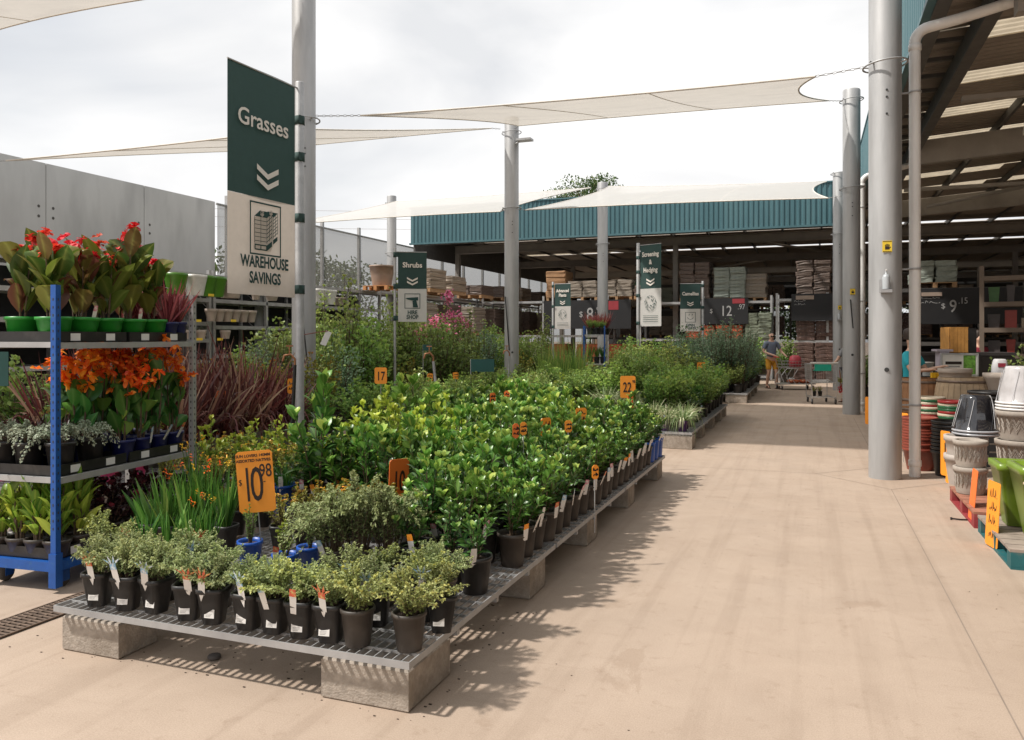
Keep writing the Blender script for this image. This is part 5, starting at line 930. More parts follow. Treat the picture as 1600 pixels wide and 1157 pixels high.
# pallets
palm = mat('pallet_wood', (.42, .25, .13), .8, var=.2, scale=8); oranp = mat('orange_pallet_wood', (.50, .23, .09), .8, var=.15); tealp = mat('teal_pallet_paint', (.012, .11, .12), .6, var=.2, scale=6, stain=((.10, .13, .12), 7, .55, .7)); redp = mat('red_pallet_paint', (.28, .035, .04), .6, var=.2, scale=6, stain=((.3, .10, .08), 7, .55, .7)); deckm = mat('weathered_deck', (.30, .24, .20), .85, var=.25, scale=8)
_pm = {}
def pallet(label, x, y, z, w, l, m, deck, rz=0, h=.14, group='pallets', loc_corner=False):
    t = thing('pallet', label, 'pallet', (x, y, z), rz, group)
    b = MB(); n = 7
    for i in range(n): y0 = -l / 2 + l * i / n + .008; b.box(-w / 2, w / 2, y0, y0 + l / n - .018, h - .02, h)
    b.obj('deck', deck, t)
    b = MB()
    for xx in (-w / 2 + .06, 0, w / 2 - .06):
        for yy in (-l / 2 + .065, 0, l / 2 - .065): b.box(xx - .055, xx + .055, yy - .06, yy + .06, .018, h - .021)
    for yy in (-l / 2 + .001, ): pass
    for xx in (-w / 2 + .062, 0, w / 2 - .062): b.box(xx - .058, xx + .058, -l / 2 + .002, l / 2 - .002, 0, .017)
    b.obj('bearer', m, t); return t
def load(label, x, y, z, w, l, layers, lh, m, rz=0, jit=.03, pal=True, group='pallet loads', cat='pallet load', cols=2, wrap=False, name='pallet_load'):
    """bags laid in layers on a pallet"""
    t = thing(name, label, cat, (x, y, z), rz, group); z0 = 0
    if pal:
        b = MB(); [b.box(-w / 2, w / 2, -l / 2 + l * i / 5 + .01, -l / 2 + l * (i + 1) / 5 - .01, .11, .13) for i in range(5)]; [b.box(xx - .05, xx + .05, -l / 2 + .002, l / 2 - .002, 0, .109) for xx in (-w / 2 + .06, 0, w / 2 - .06)]; b.obj('pallet', palm, t); z0 = .131
    g = rg(int(abs(x * 100 + y * 10)) + layers); bw = w / cols; me = []
    for v in range(2):
        b = MB(); V = []; nx, nz = 6, 4; pr = [(0, -.9), (.5, -1), (.92, -.85), (1, -.2), (1, .3), (.9, .9), (.5, 1), (0, 1)]
        hx, hy = bw / 2 * .985, l / 2; c_ = .035; out = [(-hx + c_, -hy), (0, -hy - .006), (hx - c_, -hy), (hx, -hy + c_), (hx, 0), (hx, hy - c_), (hx - c_, hy), (0, hy), (-hx + c_, hy), (-hx, hy - c_), (-hx, 0), (-hx, -hy + c_)]; n = 12
        k = [(.975, -.5), (1, -.38), (1.008, 0), (1, .4), (.97, .5)]
        for (rr, zz) in k:
            for (X_, Y2) in out: V.append((X_ * rr + g.normal(0, .007), Y2 * (1 - (1 - rr) * bw / l) + g.normal(0, .007), zz * lh + lh / 2 + g.normal(0, .006)))
        F_ = [(i * n + j, i * n + (j + 1) % n, i * n + n + (j + 1) % n, i * n + n + j) for i in range(len(k) - 1) for j in range(n)] + [tuple(range(n))[::-1], tuple(range((len(k) - 1) * n, len(k) * n))]
        b.add(V, F_); me.append(b.mesh('bag', [m]))
    for a in range(layers):
        for c in range(cols): inst(me[(a + c) % 2], 'bag', t, (-w / 2 + bw * (c + .5) + g.normal(0, jit * .4), g.normal(0, jit * .5), z0 + a * lh), g.normal(0, .02))
    return t
bagb = mat('brown_bags', (.12, .085, .068), .55, var=.35, scale=9); bagg = mat('green_white_bags', (.26, .29, .25), .5, var=.18, scale=12); bagt = mat('tan_wrapped_bags', (.27, .225, .18), .5, var=.18, scale=9); bago = mat('orange_bags', (.42, .085, .03), .5, var=.3, scale=10, stain=((.35, .35, .2), 14, .58, .66)); bagk = mat('bark_bags', (.10, .06, .05), .5, var=.5, scale=12, stain=((.3, .2, .15), 16, .6, .7)); bagd = mat('dark_green_bags', (.16, .18, .13), .5, var=.3, scale=12)
cardb = mat('cardboard', (.36, .20, .10), .75, var=.12); wrapm = mat('stretch_wrap_load', (.34, .265, .20), .3, var=.14, scale=7, coat=.4, bump=.5, bscale=14)
# big pot on orange pallet, wrapped loads and timber on the long rack
d = GX(597, -13.0); x, y = GD(597, d); pallet('orange wooden pallet under the big brown pot on the rack end', x, y, 3.125, .9, .9, oranp, oranp, 0, .14); planter(tub(.40, .30, .66, mat('brown_glazed', (.30, .21, .16), .45, var=.12), 0, wall=.04, lip=.02), 'very large brown pot on an orange pallet above the tall shrubs', x, y, 3.267, 'planters on the grey rack')
for k, (yy, lb, m, w_, ly, lh) in enumerate(((25.6, 'shrink-wrapped tan pallet load right of the Shrubs banner', wrapm, 1.1, 5, .14), (27.4, 'second wrapped tan load, behind the first', wrapm, 1.1, 4, .14), (30.2, 'brown bag load on the long rack behind the pink flowers', bagb, 1.1, 3, .13), (32.6, 'brown timber load on the long rack left of the middle column', bagb, 1.1, 4, .12), (35.0, 'pale wrapped load on the long rack behind the middle column', wrapm, 1.1, 4, .14), (37.8, 'brown load at the far end of the long rack', bagb, 1.1, 4, .13))): load(lb, -12.95, yy, 3.201, w_, 1.3, ly, lh, m)
for k, yy in enumerate((25, 27, 29.4, 31.6, 33.8, 36, 38)): load('dark stock load on the middle shelf of the long rack, %s from the near end' % NUM[k], -12.95, yy, 1.701, 1.1, 1.2, 7, .14, bagb if k % 2 else bagt)
# back shed racks facing the camera with blackboards
TXo = .04
def brd(label, x, y, z, w, h, rz, big, small, size=.42, extra=None, sub=None):
    t = thing('price_board', label, 'blackboard', (x, y, z), rz, 'black price boards'); b = MB(); b.box(-w / 2, w / 2, -.03, .03, 0, h); b.obj('panel', boardm, t)
    if big: lettering(big, t, (w * TXo, -.034, h * .48), size, chalk, sx=.8, bold=.002)
    if big: lettering(small, t, (w * TXo + size * .50 * len(big), -.034, h * .64), size * .5, chalk, sx=.8); lettering('$', t, (w * TXo - size * .62 * len(big) * .8, -.034, h * .5), size * .42, chalk)
    if sub: b = MB(); scrawl(b, -w * .44, -w * .22, h * .55, h * .8, -.034, .012, int(w * 100), 2); b.obj('chalk_writing', chalk, t)
    if extra: MB().box(*extra).obj('card', mat('dull_red_card', (.30, .03, .04), .6), t)
    return t
rack('pallet rack in the shed behind the Advanced Plants banner', -10.3, 31.1, 0, 5.4, 1.2, [.15, 1.7, 3.1], 2, 3.3)
rack('pallet rack in the shed behind the Camellias banner', -3.9, 31.6, 0, 5.0, 1.2, [.15, 1.55, 3.0], 2, 3.2)
rack('pallet rack in the shed right behind the man', -.3, 30.3, 0, 1.7, 1.2, [.12, 1.5, 3.0], 1, 3.2)
x, y = GD(905, 30.9); brd('blackboard with $ 8.98 behind the far shelf trolley', x, 30.95, 1.95, 3.6, 1.15, 0, '8', '.98', .75, (.9, 1.3, -.036, -.031, .75, 1.1))
x, y = GD(1132, 30.6); brd('blackboard with $ 12.97 above the orange bags', x, 31.45, 2.12, 1.75, 1.0, 0, '12', '.97', .56, (.3, .75, -.036, -.031, .78, .96))
x, y = GD(1274, 27.8); brd('blackboard with small chalk writing over the bark bags', x, 30.1, 2.2, 1.6, .95, 0, '', '', .3, None, 'Bark')
t_ = thing('shelf_card', 'brown card at the top of the right blackboard', 'card', (x - .35, 30.04, 2.95)); MB().box(-.3, .3, 0, .02, 0, .14).obj('card', mat('beige_card', (.35, .27, .22), .7), t_)
for (px, yy, z, w_, ly, lh, m, lb) in ((875, 31.7, 3.11, .85, 4, .27, cardb, 'brown carton load on the left shed rack'), (915, 31.7, 3.11, 1.25, 5, .13, bagt, 'tan bag load left of the far column'), (968, 31.7, 3.11, 1.25, 5, .13, bagt, 'tan bag load right of the far column'), (1012, 31.7, 3.11, .9, 3, .14, bagb, 'low bag load behind the tall narrow banner'), (1088, 32.2, 3.01, 1.15, 9, .155, bagb, 'tall brown load above the Camellias banner'), (1142, 32.2, 3.01, 1.2, 9, .13, bagg, 'striped pale green bag load above the 12.97 board'), (1180, 32.4, 3.01, .9, 7, .13, bagt, 'rounded pale load right of the green bags'), (1271, 30.95, 3.01, 1.15, 9, .135, bagb, 'brown bag tower above the right blackboard')):
    x, y = GD(px, yy / 1.03); u = (px - 800) / FPX; dd = yy / (math.cos(YAW) + math.sin(YAW) * u); x, y = GD(px, dd); load(lb, x, y, z, w_, 1.1, ly, lh, m, cols=1 if w_ < .95 else 2)
def atY(px, Y): return GD(px, Y / (math.cos(YAW) + math.sin(YAW) * (px - 800) / FPX))[0]
for i, px in enumerate((1084, 1107, 1130, 1151)): load('stack of orange bags under the 12.97 board, %s from the left' % NUM[i], atY(px, 31.95), 31.95, 1.56, .52, .9, 4, .13, bago, cols=1, pal=False, cat='bag stack', group='orange bag stacks', name='bag_stack')
for i, px in enumerate((1176, 1196)): load('dark green bag stack beside the back opening, %s one' % ('left', 'right')[i], atY(px, 31.9), 31.9, 1.56, .5, .9, 7, .14, bagd, cols=1, pal=False, cat='bag stack', group='dark green bag stacks', name='bag_stack')
load('bark bag stack on the shelf behind the right blackboard', atY(1274, 30.9), 30.75, 1.501, 1.3, .9, 5, .14, bagk, pal=False, cat='bag stack', name='bag_stack'); load('bark bags piled on the floor behind the shopping trolleys', atY(1273, 30.8), 30.75, .121, 1.4, .95, 9, .145, bagk, pal=False, cat='bag stack', name='bag_stack')
for i, (px, Y, ly) in enumerate(((870, 31.9, 8), (925, 31.9, 8), (975, 31.9, 8), (1020, 31.9, 7), (1095, 32.0, 8), (1150, 32.0, 8))): load('dark red stock under the shed boards, %s from the left' % NUM[i], atY(px, Y), Y, .16, 1.1, 1.0, ly, .13, bagb if i > 3 else bago, cat='pallet load', group='stock under the boards')
g_ = thing('green_tarp', 'rolled green cover on the shed rack behind the tall banner', 'cover', (atY(985, 31.8), 31.8, 3.45)); b = MB(); b.add([(-.6, 0, .25), (.5, 0, .02), (.62, 0, .3), (-.3, 0, .5), (-.6, .5, .25), (.5, .5, .02), (.62, .5, .3), (-.3, .5, .5)], [(0, 1, 2, 3), (7, 6, 5, 4), (0, 4, 5, 1), (1, 5, 6, 2), (2, 6, 7, 3), (3, 7, 4, 0)]); b.obj('cover', mat('green_cover', (.03, .20, .07), .6), g_)
# deep shed racks
for i, (x, y) in enumerate(((-9, 42), (-3.5, 44), (4.5, 40), (10, 34), (10, 44))):
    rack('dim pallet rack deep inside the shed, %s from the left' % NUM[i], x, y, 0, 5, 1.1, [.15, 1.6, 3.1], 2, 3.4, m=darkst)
    for k in range(3): load('dim stock on top of the %s deep rack, %s from the left' % (NUM[i], NUM[k]), x - 1.6 + 1.6 * k, y + .5, 3.11, 1.2, 1.0, 5 + (i + k) % 4, .14, [bagb, bagt, bagg][(i + k) % 3], group='dim stock in the shed'); load('dim stock on the lower shelf of the %s deep rack, %s from the left' % (NUM[i], NUM[k]), x - 1.6 + 1.6 * k, y + .5, 1.61, 1.2, 1.0, 7, .14, [bagk, bagb, bagt][(i + k) % 3], group='dim stock in the shed')
# ------------------------------------------------------------------ right side: pots, barrels
GR = 'pots by the right walkway'
def nested(label, px, d, r, n, step, z0, mats, h=.30, group=None, names='nested_pot', cat='pot'):
    x, y = GD(px, d)
    for i in range(n):
        m = mats[i % len(mats)]; key = ('n', r, h, m.name)
        if key not in _pm:
            b = MB(); b.disc(r * .72, 0, 26, up=False); b.lathe([(r * .72, 0), (r * .95, h - .035), (r * 1.0, h - .034), (r * 1.02, h - .03), (r * 1.02, h - .003), (r, h), (r * .93, h), (r * .70, .01)], 28); b.disc(r * .70, .01, 26); _pm[key] = b.mesh('nested_pot', [m])
        o = inst(_pm[key], names, None, (x + rnd.uniform(-.006, .006), y + rnd.uniform(-.006, .006), z0 + i * step), rnd.random() * 6); tag(o, label % NUM[i], cat, group)
terr = mat('red_plastic_pot', (.24, .05, .03), .4, var=.15); creamp = mat('cream_glaze', (.58, .50, .38), .35); greeng = mat('dark_green_glaze', (.015, .09, .035), .3); redg = mat('dark_red_glaze', (.25, .02, .02), .3)
nested('red plastic pot beside the nearest downpipe, %s from the bottom of its stack', 1437, 9.75, .20, 12, .034, .0, [terr], .27, 'red nested pots')
nested('black plastic pot in the stack left of the wrapped pots, %s from the bottom', 1483, 9.3, .19, 9, .043, .0, [blackp], .30, 'black nested pots')
nested('striped glazed bowl behind the red pots, %s from the bottom', 1453, 10.9, .19, 8, .032, .42, [redg, creamp, greeng, creamp], .16, 'glazed bowls, left stack', 'glazed_bowl', 'bowl'); nested('glazed bowl in front of the pale half barrel, %s from the bottom', 1488, 10.5, .17, 7, .034, .42, [greeng, creamp, redg, greeng], .16, 'glazed bowls, middle stack', 'glazed_bowl', 'bowl'); nested('cream and red glazed bowl right of the green ones, %s from the bottom', 1517, 10.3, .15, 6, .034, .45, [creamp, creamp, redg], .16, 'glazed bowls, right stack', 'glazed_bowl', 'bowl')
for k, (px, d, z) in enumerate(((1453, 10.9, 0), (1488, 10.5, 0), (1517, 10.3, 0), (1546, 9.9, 0))):
    x, y = GD(px, d); t = thing('display_crate', 'dark crate under the %s' % ['left bowl stack', 'middle bowl stack', 'right bowl stack', 'wide black pots'][k], 'crate', (x, y, 0), .1, 'dark display crates'); b = MB(); hh = .44 if k == 2 else .41; hh = .50 if k == 3 else hh
    b.box(-.17, .17, -.17, .17, hh - .02, hh); [b.box(-.165, .165, -.166, -.15, .02 + .1 * q, .1 + .1 * q) for q in range(4)]; [b.box(sx * .15 - .015, sx * .15 + .015, sy * .145 - .015, sy * .145 + .015, 0, hh - .021) for sx in (-1, 1) for sy in (-1, 1)]; b.obj('slats', terr if k == 0 else blackp, t)
nested('wide black bowl left of the white-wrapped pots, %s from the bottom', 1546, 9.9, .24, 6, .055, .505, [blackp], .17, 'wide black bowls')
barm = mat('barrel_oak_dark', (.30, .15, .07), .7, var=.3, scale=3, stain=((.12, .07, .05), 2.5, .5, .7)); barl = mat('barrel_oak_pale', (.42, .31, .20), .75, var=.3, scale=3, stain=((.28, .22, .17), 2.5, .5, .7)); hoop = mat('barrel_hoop', (.20, .15, .12), .55, .5, var=.3)
def barrel(label, px, d, z, R, h, m, inv=False):
    x, y = GD(px, d); t = thing('half_barrel', label, 'half barrel', (x, y, z), 0, 'oak half barrels'); rb, rt = (R, R * .86) if inv else (R * .86, R)
    b = MB(); n = 30; pr = [(rb + (rt - rb) * q + .02 * math.sin(q * 3.14), h * q) for q in (0, .25, .5, .75, 1)]
    for j in range(n):
        a0, a1 = 2 * math.pi * j / n + .006, 2 * math.pi * (j + 1) / n - .006; V = []
        for (r_, z_) in pr: V += [(r_ * math.cos(a0), r_ * math.sin(a0), z_), (r_ * math.cos(a1), r_ * math.sin(a1), z_)]
        for (r_, z_) in pr[::-1]: V += [((r_ - .025) * math.cos(a0), (r_ - .025) * math.sin(a0), z_), ((r_ - .025) * math.cos(a1), (r_ - .025) * math.sin(a1), z_)]
        k = len(V) // 2; b.add(V, [(2 * i, 2 * i + 1, (2 * i + 3) % (2 * k), (2 * i + 2) % (2 * k)) for i in range(k)])
    b.obj('staves', m, t); b = MB(); b.disc(min(rb, rt) - .03, h - .03 if inv else .02, 24); b.obj('head', m, t); b = MB()
    for q in (.06, .34, .86): r_ = rb + (rt - rb) * q + .02 * math.sin(q * 3.14); b.lathe([(r_ + .001, 0), (r_ + .006, .0), (r_ + .006, .035), (r_ + .001, .035)], 40, (0, 0, h * q))
    b.obj('hoop', hoop, t)
barrel('dark oak half barrel standing upright below another, behind the red pots', 1441, 11.9, 0, .36, .50, barm); barrel('dark oak half barrel on top of another, behind the nearest downpipe', 1441, 11.9, .51, .36, .50, barm, True)
barrel('pale oak half barrel standing below another, behind the glazed bowls', 1508, 11.3, 0, .40, .54, barl); barrel('pale weathered oak half barrel turned upside down on another', 1508, 11.3, .55, .40, .50, barl, True)
sqp = tub(.20, .12, .36, beige, 5, wall=.025); x, y = GD(1563, 10.9); planter(tub(.22, .2, .76, beige, 5), 'tall beige square planter under another', x, y, 0, GR); planter(sqp, 'square beige planter right of the pale half barrel', x, y, .765, GR)
x, y = GD(1490, 12.1); planter(tub(.22, .2, .12, beige, 0), 'pale pot rim on top of the pale half barrel', GD(1492, 11.3)[0], GD(1492, 11.3)[1], 1.055, GR)
# patterned pots
def zig():
    m = mat('carved_pot', (.36, .315, .27), .75, var=.12, scale=20); return m
def carved(R, h, n=44, seed=0):
    b = MB(); rb = R * .86; b.disc(rb, 0, n, up=False); b.lathe([(rb, 0), (rb + .01, h * .16), (R * .97, h * .8), (R + .012, h * .82), (R + .014, h - .005), (R + .006, h), (R - .02, h), (R - .02, h * .8), (rb - .02, .03)], n); b.disc(rb - .02, .03, n)
    V = []; cnt = 22
    for k in range(cnt):
        a = 2 * math.pi * k / cnt; a2 = 2 * math.pi * (k + .5) / cnt; a3 = 2 * math.pi * (k + 1) / cnt
        for (za, zb2) in ((.22, .46), (.30, .54), (.52, .76), (.44, .68)):
            def P(an, zz, o): r_ = rb + .01 + (R * .97 - rb - .01) * ((zz - .16) / .64) + o; return (r_ * math.cos(an), r_ * math.sin(an), h * zz)
            for (p, q, zp, zq) in ((a, a2, za, zb2), (a2, a3, zb2, za)):
                b.add([P(p, zp, .001), P(q, zq, .001), P(q, zq + .03, .007), P(p, zp + .03, .007), P(q, zq + .055, .001), P(p, zp + .055, .001)], [(0, 1, 2, 3), (3, 2, 4, 5)], 1)
    return b.mesh('carved_pot', [zig(), mat('carved_relief', (.42, .37, .32), .75, var=.12, scale=20)])
cb = carved(.135, .25); cB = carved(.24, .30); pg = tub(.185, .15, .30, mat('pale_grey_pot', (.42, .37, .33), .7, var=.08), 0, wall=.02, lip=.012)
ZP = .145
pallet('teal wooden pallet under the lime planters, closest on the right', 1.30 + .55, 7.0, 0, 1.1, 1.17, tealp, deckm); pallet('red wooden pallet under the patterned pots', 1.29 + .55, 8.32, 0, 1.1, 1.26, redp, mat('red_worn_deck', (.33, .14, .09), .8, var=.3, scale=7)); pallet('red wooden pallet farther back on the right side', 2.9, 8.4, 0, 1.1, 1.26, redp, deckm)
x, y = GD(1536, 6.98); planter(cb, 'small carved zigzag pot standing on the pallet at the aisle', x, y + .6, ZP, GR, cat='pot') ; planter(cb, 'small carved zigzag pot on top of its twin at the aisle', x, y + .6, ZP + .252, GR, rz=.2, cat='pot')
x, y = GD(1516, 7.75); planter(pg, 'pale grey pot at the bottom under the black wrapped pot', x, y + .25, ZP, GR, cat='pot'); planter(pg, 'pale grey pot directly under the black wrapped pot', x, y + .25, ZP + .19, GR, cat='pot')
wrapb = mat('black_glaze_wrapped', (.018, .018, .022), .12, var=.3, scale=9, coat=1, bump=.5, bscale=9); wrapw = mat('white_pots_in_plastic', (.50, .48, .48), .2, var=.12, scale=7, coat=1, bump=.5, bscale=10)
def wrapped(label, px, d, z, R, h, m, n=2, ringm=whitep):
    x, y = GD(px, d); t = thing('wrapped_pots', label, 'pot stack', (x, y, z), 0, 'shrink-wrapped upturned pots'); b = MB(); b.lathe([(R, 0), (R + .004, .03), (R - .004, .035), (R - .002, .065), (R - .012, .07), (R * .90, h * .45), (R * .70, h - .03), (R * .64, h), (0, h + .004)], 36); b.obj('pots', m, t)
    b = MB(); [b.lathe([(R + .002, .0), (R + .012, .006), (R + .012, .016), (R + .002, .022)], 36, (0, 0, .004 + .032 * k)) for k in range(n)]; b.obj('rim', ringm, t)
    b = MB(); g = rg(int(px))
    for k in range(9):
        a = g.random() * 6.28; pts = [((R * (1 - .28 * q) + .008) * math.cos(a + .25 * q), (R * (1 - .28 * q) + .008) * math.sin(a + .25 * q), .08 + q * (h - .12)) for q in np.linspace(0, 1, 6)]; b.tube(pts, .0028, 4)
    b.obj('plastic_folds', mat('clear_plastic_fold', (.6, .6, .62), .1, coat=1), t); return t
x, y = GD(1516, 7.75); wrapped('upturned glossy black pot in clear wrap on the pale grey pots', 1524, 7.98, .64, .20, .40, wrapb, 2, mat('grey_rim', (.4, .4, .42), .2))
wx, wd = 1597, 8.35
wrapped('upturned white pots in clear wrap at the right edge', wx, wd, ZP + .71, .235, .46, wrapw, 3)
x, y = GD(wx, wd); planter(cB, 'large carved bowl right under the white-wrapped pots', x, y, ZP + .405, GR, cat='pot'); planter(cB, 'large carved bowl second under the white-wrapped pots', x, y, ZP + .10 + .0, GR, rz=.1, cat='pot')
planter(tub(.22, .2, .095, beige), 'low saucer under the large carved bowls', x, y, ZP, GR)
x, y = GD(1600, 9.6); planter(cB, 'carved bowl standing behind the wrapped white pots', x + .5, y, ZP, GR, cat='pot')
# lime planters
lt1 = tub(.20, .12, .53, lime, 14, n=64, wall=.035, lip=.012); lt2 = tub(.19, .12, .43, lime, 14, n=64, wall=.03, lip=.012)
planter(lt1, 'tall square lime planter, middle of the group at the right edge', 1.62, 6.88, ZP, 'lime planters', rz=R_(2)); planter(lt2, 'square lime planter closest to the camera', 1.66, 6.50 + .12, ZP, 'lime planters', rz=R_(-2), sc=.98); planter(lt1, 'tall lime planter at the back of the group', 1.55, 7.30, ZP, 'lime planters', sc=.92); planter(lt1, 'lime planter mostly out of frame on the right', 2.12, 6.95, ZP, 'lime planters'); planter(lt2, 'lime planter at the pallet corner by the right edge', 2.10, 6.60, ZP, 'lime planters')
t = thing('wooden_stick', 'pale wooden stick lying across the closest lime planter', 'stick', (1.50, 6.58, .60)); b = MB(); b.tube([(-.10, -.10, -.004), (.16, .14, .0)], .012, 6); b.obj('stick', mat('pale_wood', (.55, .42, .30), .7), t)
price('orange sign reading 10 leaning on the carved pots stack, second from the nearest pots', *GD(1487, 8.45), .0, .21, .45, .06, R_(-62), [('10', 0, .5, .34, .62, .003)], tilt=R_(-4), group='orange floor signs', stake=False); price('orange sign just behind the one reading 10 on the right', *GD(1477, 8.9), 0, .16, .5, .07, R_(-62), [('1', 0, .5, .3, .6, .002)], stake=False, group='orange floor signs')
price('red-orange sign turned edge-on beside the small carved pots', *GD(1516, 7.0), 0, .20, .44, .02, R_(-88), [], stake=False, m=redorc, group='orange floor signs', tilt=R_(-5))
price('orange sign leaning on the teal pallet in front of the lime planters', *GD(1548, 6.12), 0, .22, .50, .01, R_(-79), [], stake=False, group='orange floor signs', tilt=R_(-3)); t = bpy.context.scene.objects[-1] if False else LAST[0]; b = MB(); scrawl(b, -.06, .06, .05, .46, -.0035, .006, 5, 4); b.obj('handwriting', inkm, t)
price('orange sign standing among the red pots behind the pipe', *GD(1411, 10.3), 0, .16, .34, .30, R_(-50), [], group='orange floor signs'); price('tall orange sign by the far downpipe, between the columns', *GD(1361, 12.2), 0, .2, .42, .28, R_(-35), [], group='orange floor signs')
b = MB(); x, y = G(1490, 812); t = thing('cord_end', 'short black cord lying on the floor by the red pallet', 'cord', (x, y, 0)); b.tube([(-.02, -.02, .012), (.05, -.02, .008), (.13, 0, .008), (.2, .03, .02)], .007, 5); b.tube([(-.03, -.02, .012), (-.015, -.02, .012)], .012, 6); b.obj('cord', blackp, t)
# debris under the front bench
g = rg(9)
b = MB(); 
for k in range(360): x, y = (g.uniform(-4.0, -1.5), g.uniform(2.95, 4.6)) if k < 335 else (g.uniform(-1.6, 1.2), g.uniform(3, 10)); s_ = g.uniform(.002, .007) if k < 335 else g.uniform(.002, .004); a = g.random() * 6; b.box(x - s_, x + s_, y - s_ * .5, y + s_ * .5, .0005, .0005 + s_ * .5)
o = b.obj('leaf_litter', soil); o['kind'] = 'stuff'
x, y = G(335, 1030); t = thing('stone', 'small dark stone under the front edge of the nearest bench', 'stone', (x, y, 0)); b = MB(); b.lathe([(.02, 0), (.035, .01), (.03, .022), (.01, .028), (0, .028)], 9); b.obj('stone', mat('dark_stone', (.08, .07, .065), .8, var=.3, scale=40), t)
# ------------------------------------------------------------------ counter area under the right canopy
x, y = GD(1499, 14.0); t = thing('poster_stand', 'framed plant poster panel behind the pale half barrel', 'poster', (x, y, 0), R_(14)); b = MB(); w_ = .29; b.box(-w_, w_, -.01, .01, .96, 1.31); b.obj('board', papr, t)
b = MB(); [b.box(*q) for q in ((-w_ - .02, w_ + .02, -.02, .02, 1.311, 1.335), (-w_ - .02, w_ + .02, -.02, .02, .93, .959), (-w_ - .02, -w_ - .001, -.02, .02, 0, 1.31), (w_ + .001, w_ + .02, -.02, .02, 0, 1.31))]; b.obj('frame', galv, t)
b = MB(); b.box(.06, .26, -.014, -.011, .97, 1.30); b.obj('leaf_picture', mat('leafy_print', (.12, .28, .04), .5, var=.7, scale=20), t); b = MB(); b.box(-.24, .03, -.014, -.011, 1.14, 1.19); [b.box(-.24, .0 - .05 * k, -.014, -.011, 1.10 - .03 * k, 1.11 - .03 * k) for k in range(3)]; b.obj('text_bar', inkm, t)
t = thing('wooden_crate', 'slatted wooden crate standing on end above the plant poster', 'crate', (*GD(1491, 14.6), 1.34), R_(14)); b = MB(); [b.box(-.15 + .061 * k, -.093 + .061 * k, -.2, -.185, 0, .46) for k in range(5)]; [b.box(-.16, .165, -.18, .2, zz, zz + .015) for zz in (0, .23, .445)]; b.box(-.165, -.155, -.18, .2, .016, .444); b.obj('slats', mat('crate_wood', (.55, .27, .07), .6, var=.2, scale=8), t)
t = thing('counter', 'dark service counter behind the barrels', 'counter', (*GD(1500, 15.0), 0), R_(14)); b = MB(); b.box(-.9, .9, -.3, .3, 1.28, 1.335); b.box(-.85, .85, -.25, .25, 0, 1.279); b.obj('cabinet', mat('counter_dark', (.05, .045, .045), .6), t)
t = thing('black_box', 'plain black cabinet right of the wooden crate', 'cabinet', (*GD(1511, 14.8), 1.34), R_(14)); b = MB(); b.box(-.12, .12, -.1, .1, 0, .44); b.obj('box', blackp, t)
t = thing('printer', 'small grey till printer on the counter by the crate', 'till', (*GD(1472, 14.4), 1.0), R_(14)); b = MB(); b.box(-.08, .08, -.1, .1, 0, .36); b.box(-.14, .14, -.12, .12, .361, .40); b.obj('case', mat('lilac_grey', (.42, .38, .44), .4), t); b = MB(); b.box(.082, .16, -.1, .1, 0, .34); b.obj('side', blackp, t)
for k, px in enumerate((1458, 1465)): t = thing('yellow_box', 'small yellow box on the dark half barrel, %s one' % ('left', 'right')[k], 'box', (*GD(px, 11.9), 1.012), .2, 'yellow boxes'); b = MB(); b.box(-.03, .03, -.03, .03, 0, .075); b.obj('box', mat('yellow_box', (.85, .50, .02), .5), t)
t = thing('feed_bag', 'white printed sack standing behind the beige planter', 'sack', (*GD(1562, 12.0), .98)); b = MB(); b.lathe([(.09, 0), (.11, .03), (.105, .2), (.085, .29), (.07, .31), (0, .31)], 16, sq=4); b.obj('sack', mat('sack', (.5, .49, .50), .5), t); b = MB(); b.box(-.045, .055, -.112, -.108, .19, .25); b.obj('red_print', mat('maroon_print', (.28, .02, .04), .6), t); t = thing('sack_shelf', 'dark box holding up the white printed sack', 'box', (*GD(1562, 12.0), 0)); MB().box(-.2, .2, -.2, .2, 0, .978).obj('box', blackp, t)
t = thing('white_bucket', 'white bucket behind the teal-shirted person', 'bucket', (*GD(1449, 12.8), 1.0)); b = MB(); b.lathe([(.07, 0), (.09, .2), (.095, .2), (.095, .22), (0, .22)], 16); b.obj('bucket', wg, t); t = thing('side_table', 'small dark table under the white bucket', 'table', (*GD(1449, 12.8), 0)); b = MB(); b.box(-.25, .25, -.2, .2, .96, .998); [b.box(sx * .2 - .02, sx * .2 + .02, sy * .15 - .02, sy * .15 + .02, 0, .959) for sx in (-1, 1) for sy in (-1, 1)]; b.obj('table', blackp, t)
xx = atY(1505, 21.5); TXo = -.10; brd('blackboard with $ 9.15 under the right canopy', xx, 21.4, 1.93, 2.35, .85, 0, '9', '.15', .42, None, '8.98'); t_ = thing('shelf_card', 'beige card at the top of the 9.15 blackboard', 'card', (atY(1455, 21.4), 21.34, 2.6)); MB().box(-.22, .22, 0, .02, 0, .09).obj('card', mat('beige_card', (.35, .27, .22), .7), t_)
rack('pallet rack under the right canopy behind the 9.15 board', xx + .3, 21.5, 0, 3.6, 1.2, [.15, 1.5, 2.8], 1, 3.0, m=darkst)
load('striped green bag load on the canopy rack', atY(1457, 22.0), 22.05, 2.81, .95, 1.0, 4, .13, bagg)
for k, (px, m, ly) in enumerate(((1450, bagk, 6), (1480, bagb, 5), (1520, bagk, 7), (1550, bagb, 6))): load('dim stock on the canopy rack lower shelf, %s from the left' % NUM[k], atY(px, 22), 22.05, .151, .8, 1.0, ly, .13, m, cols=1, group='dim stock under the canopy')
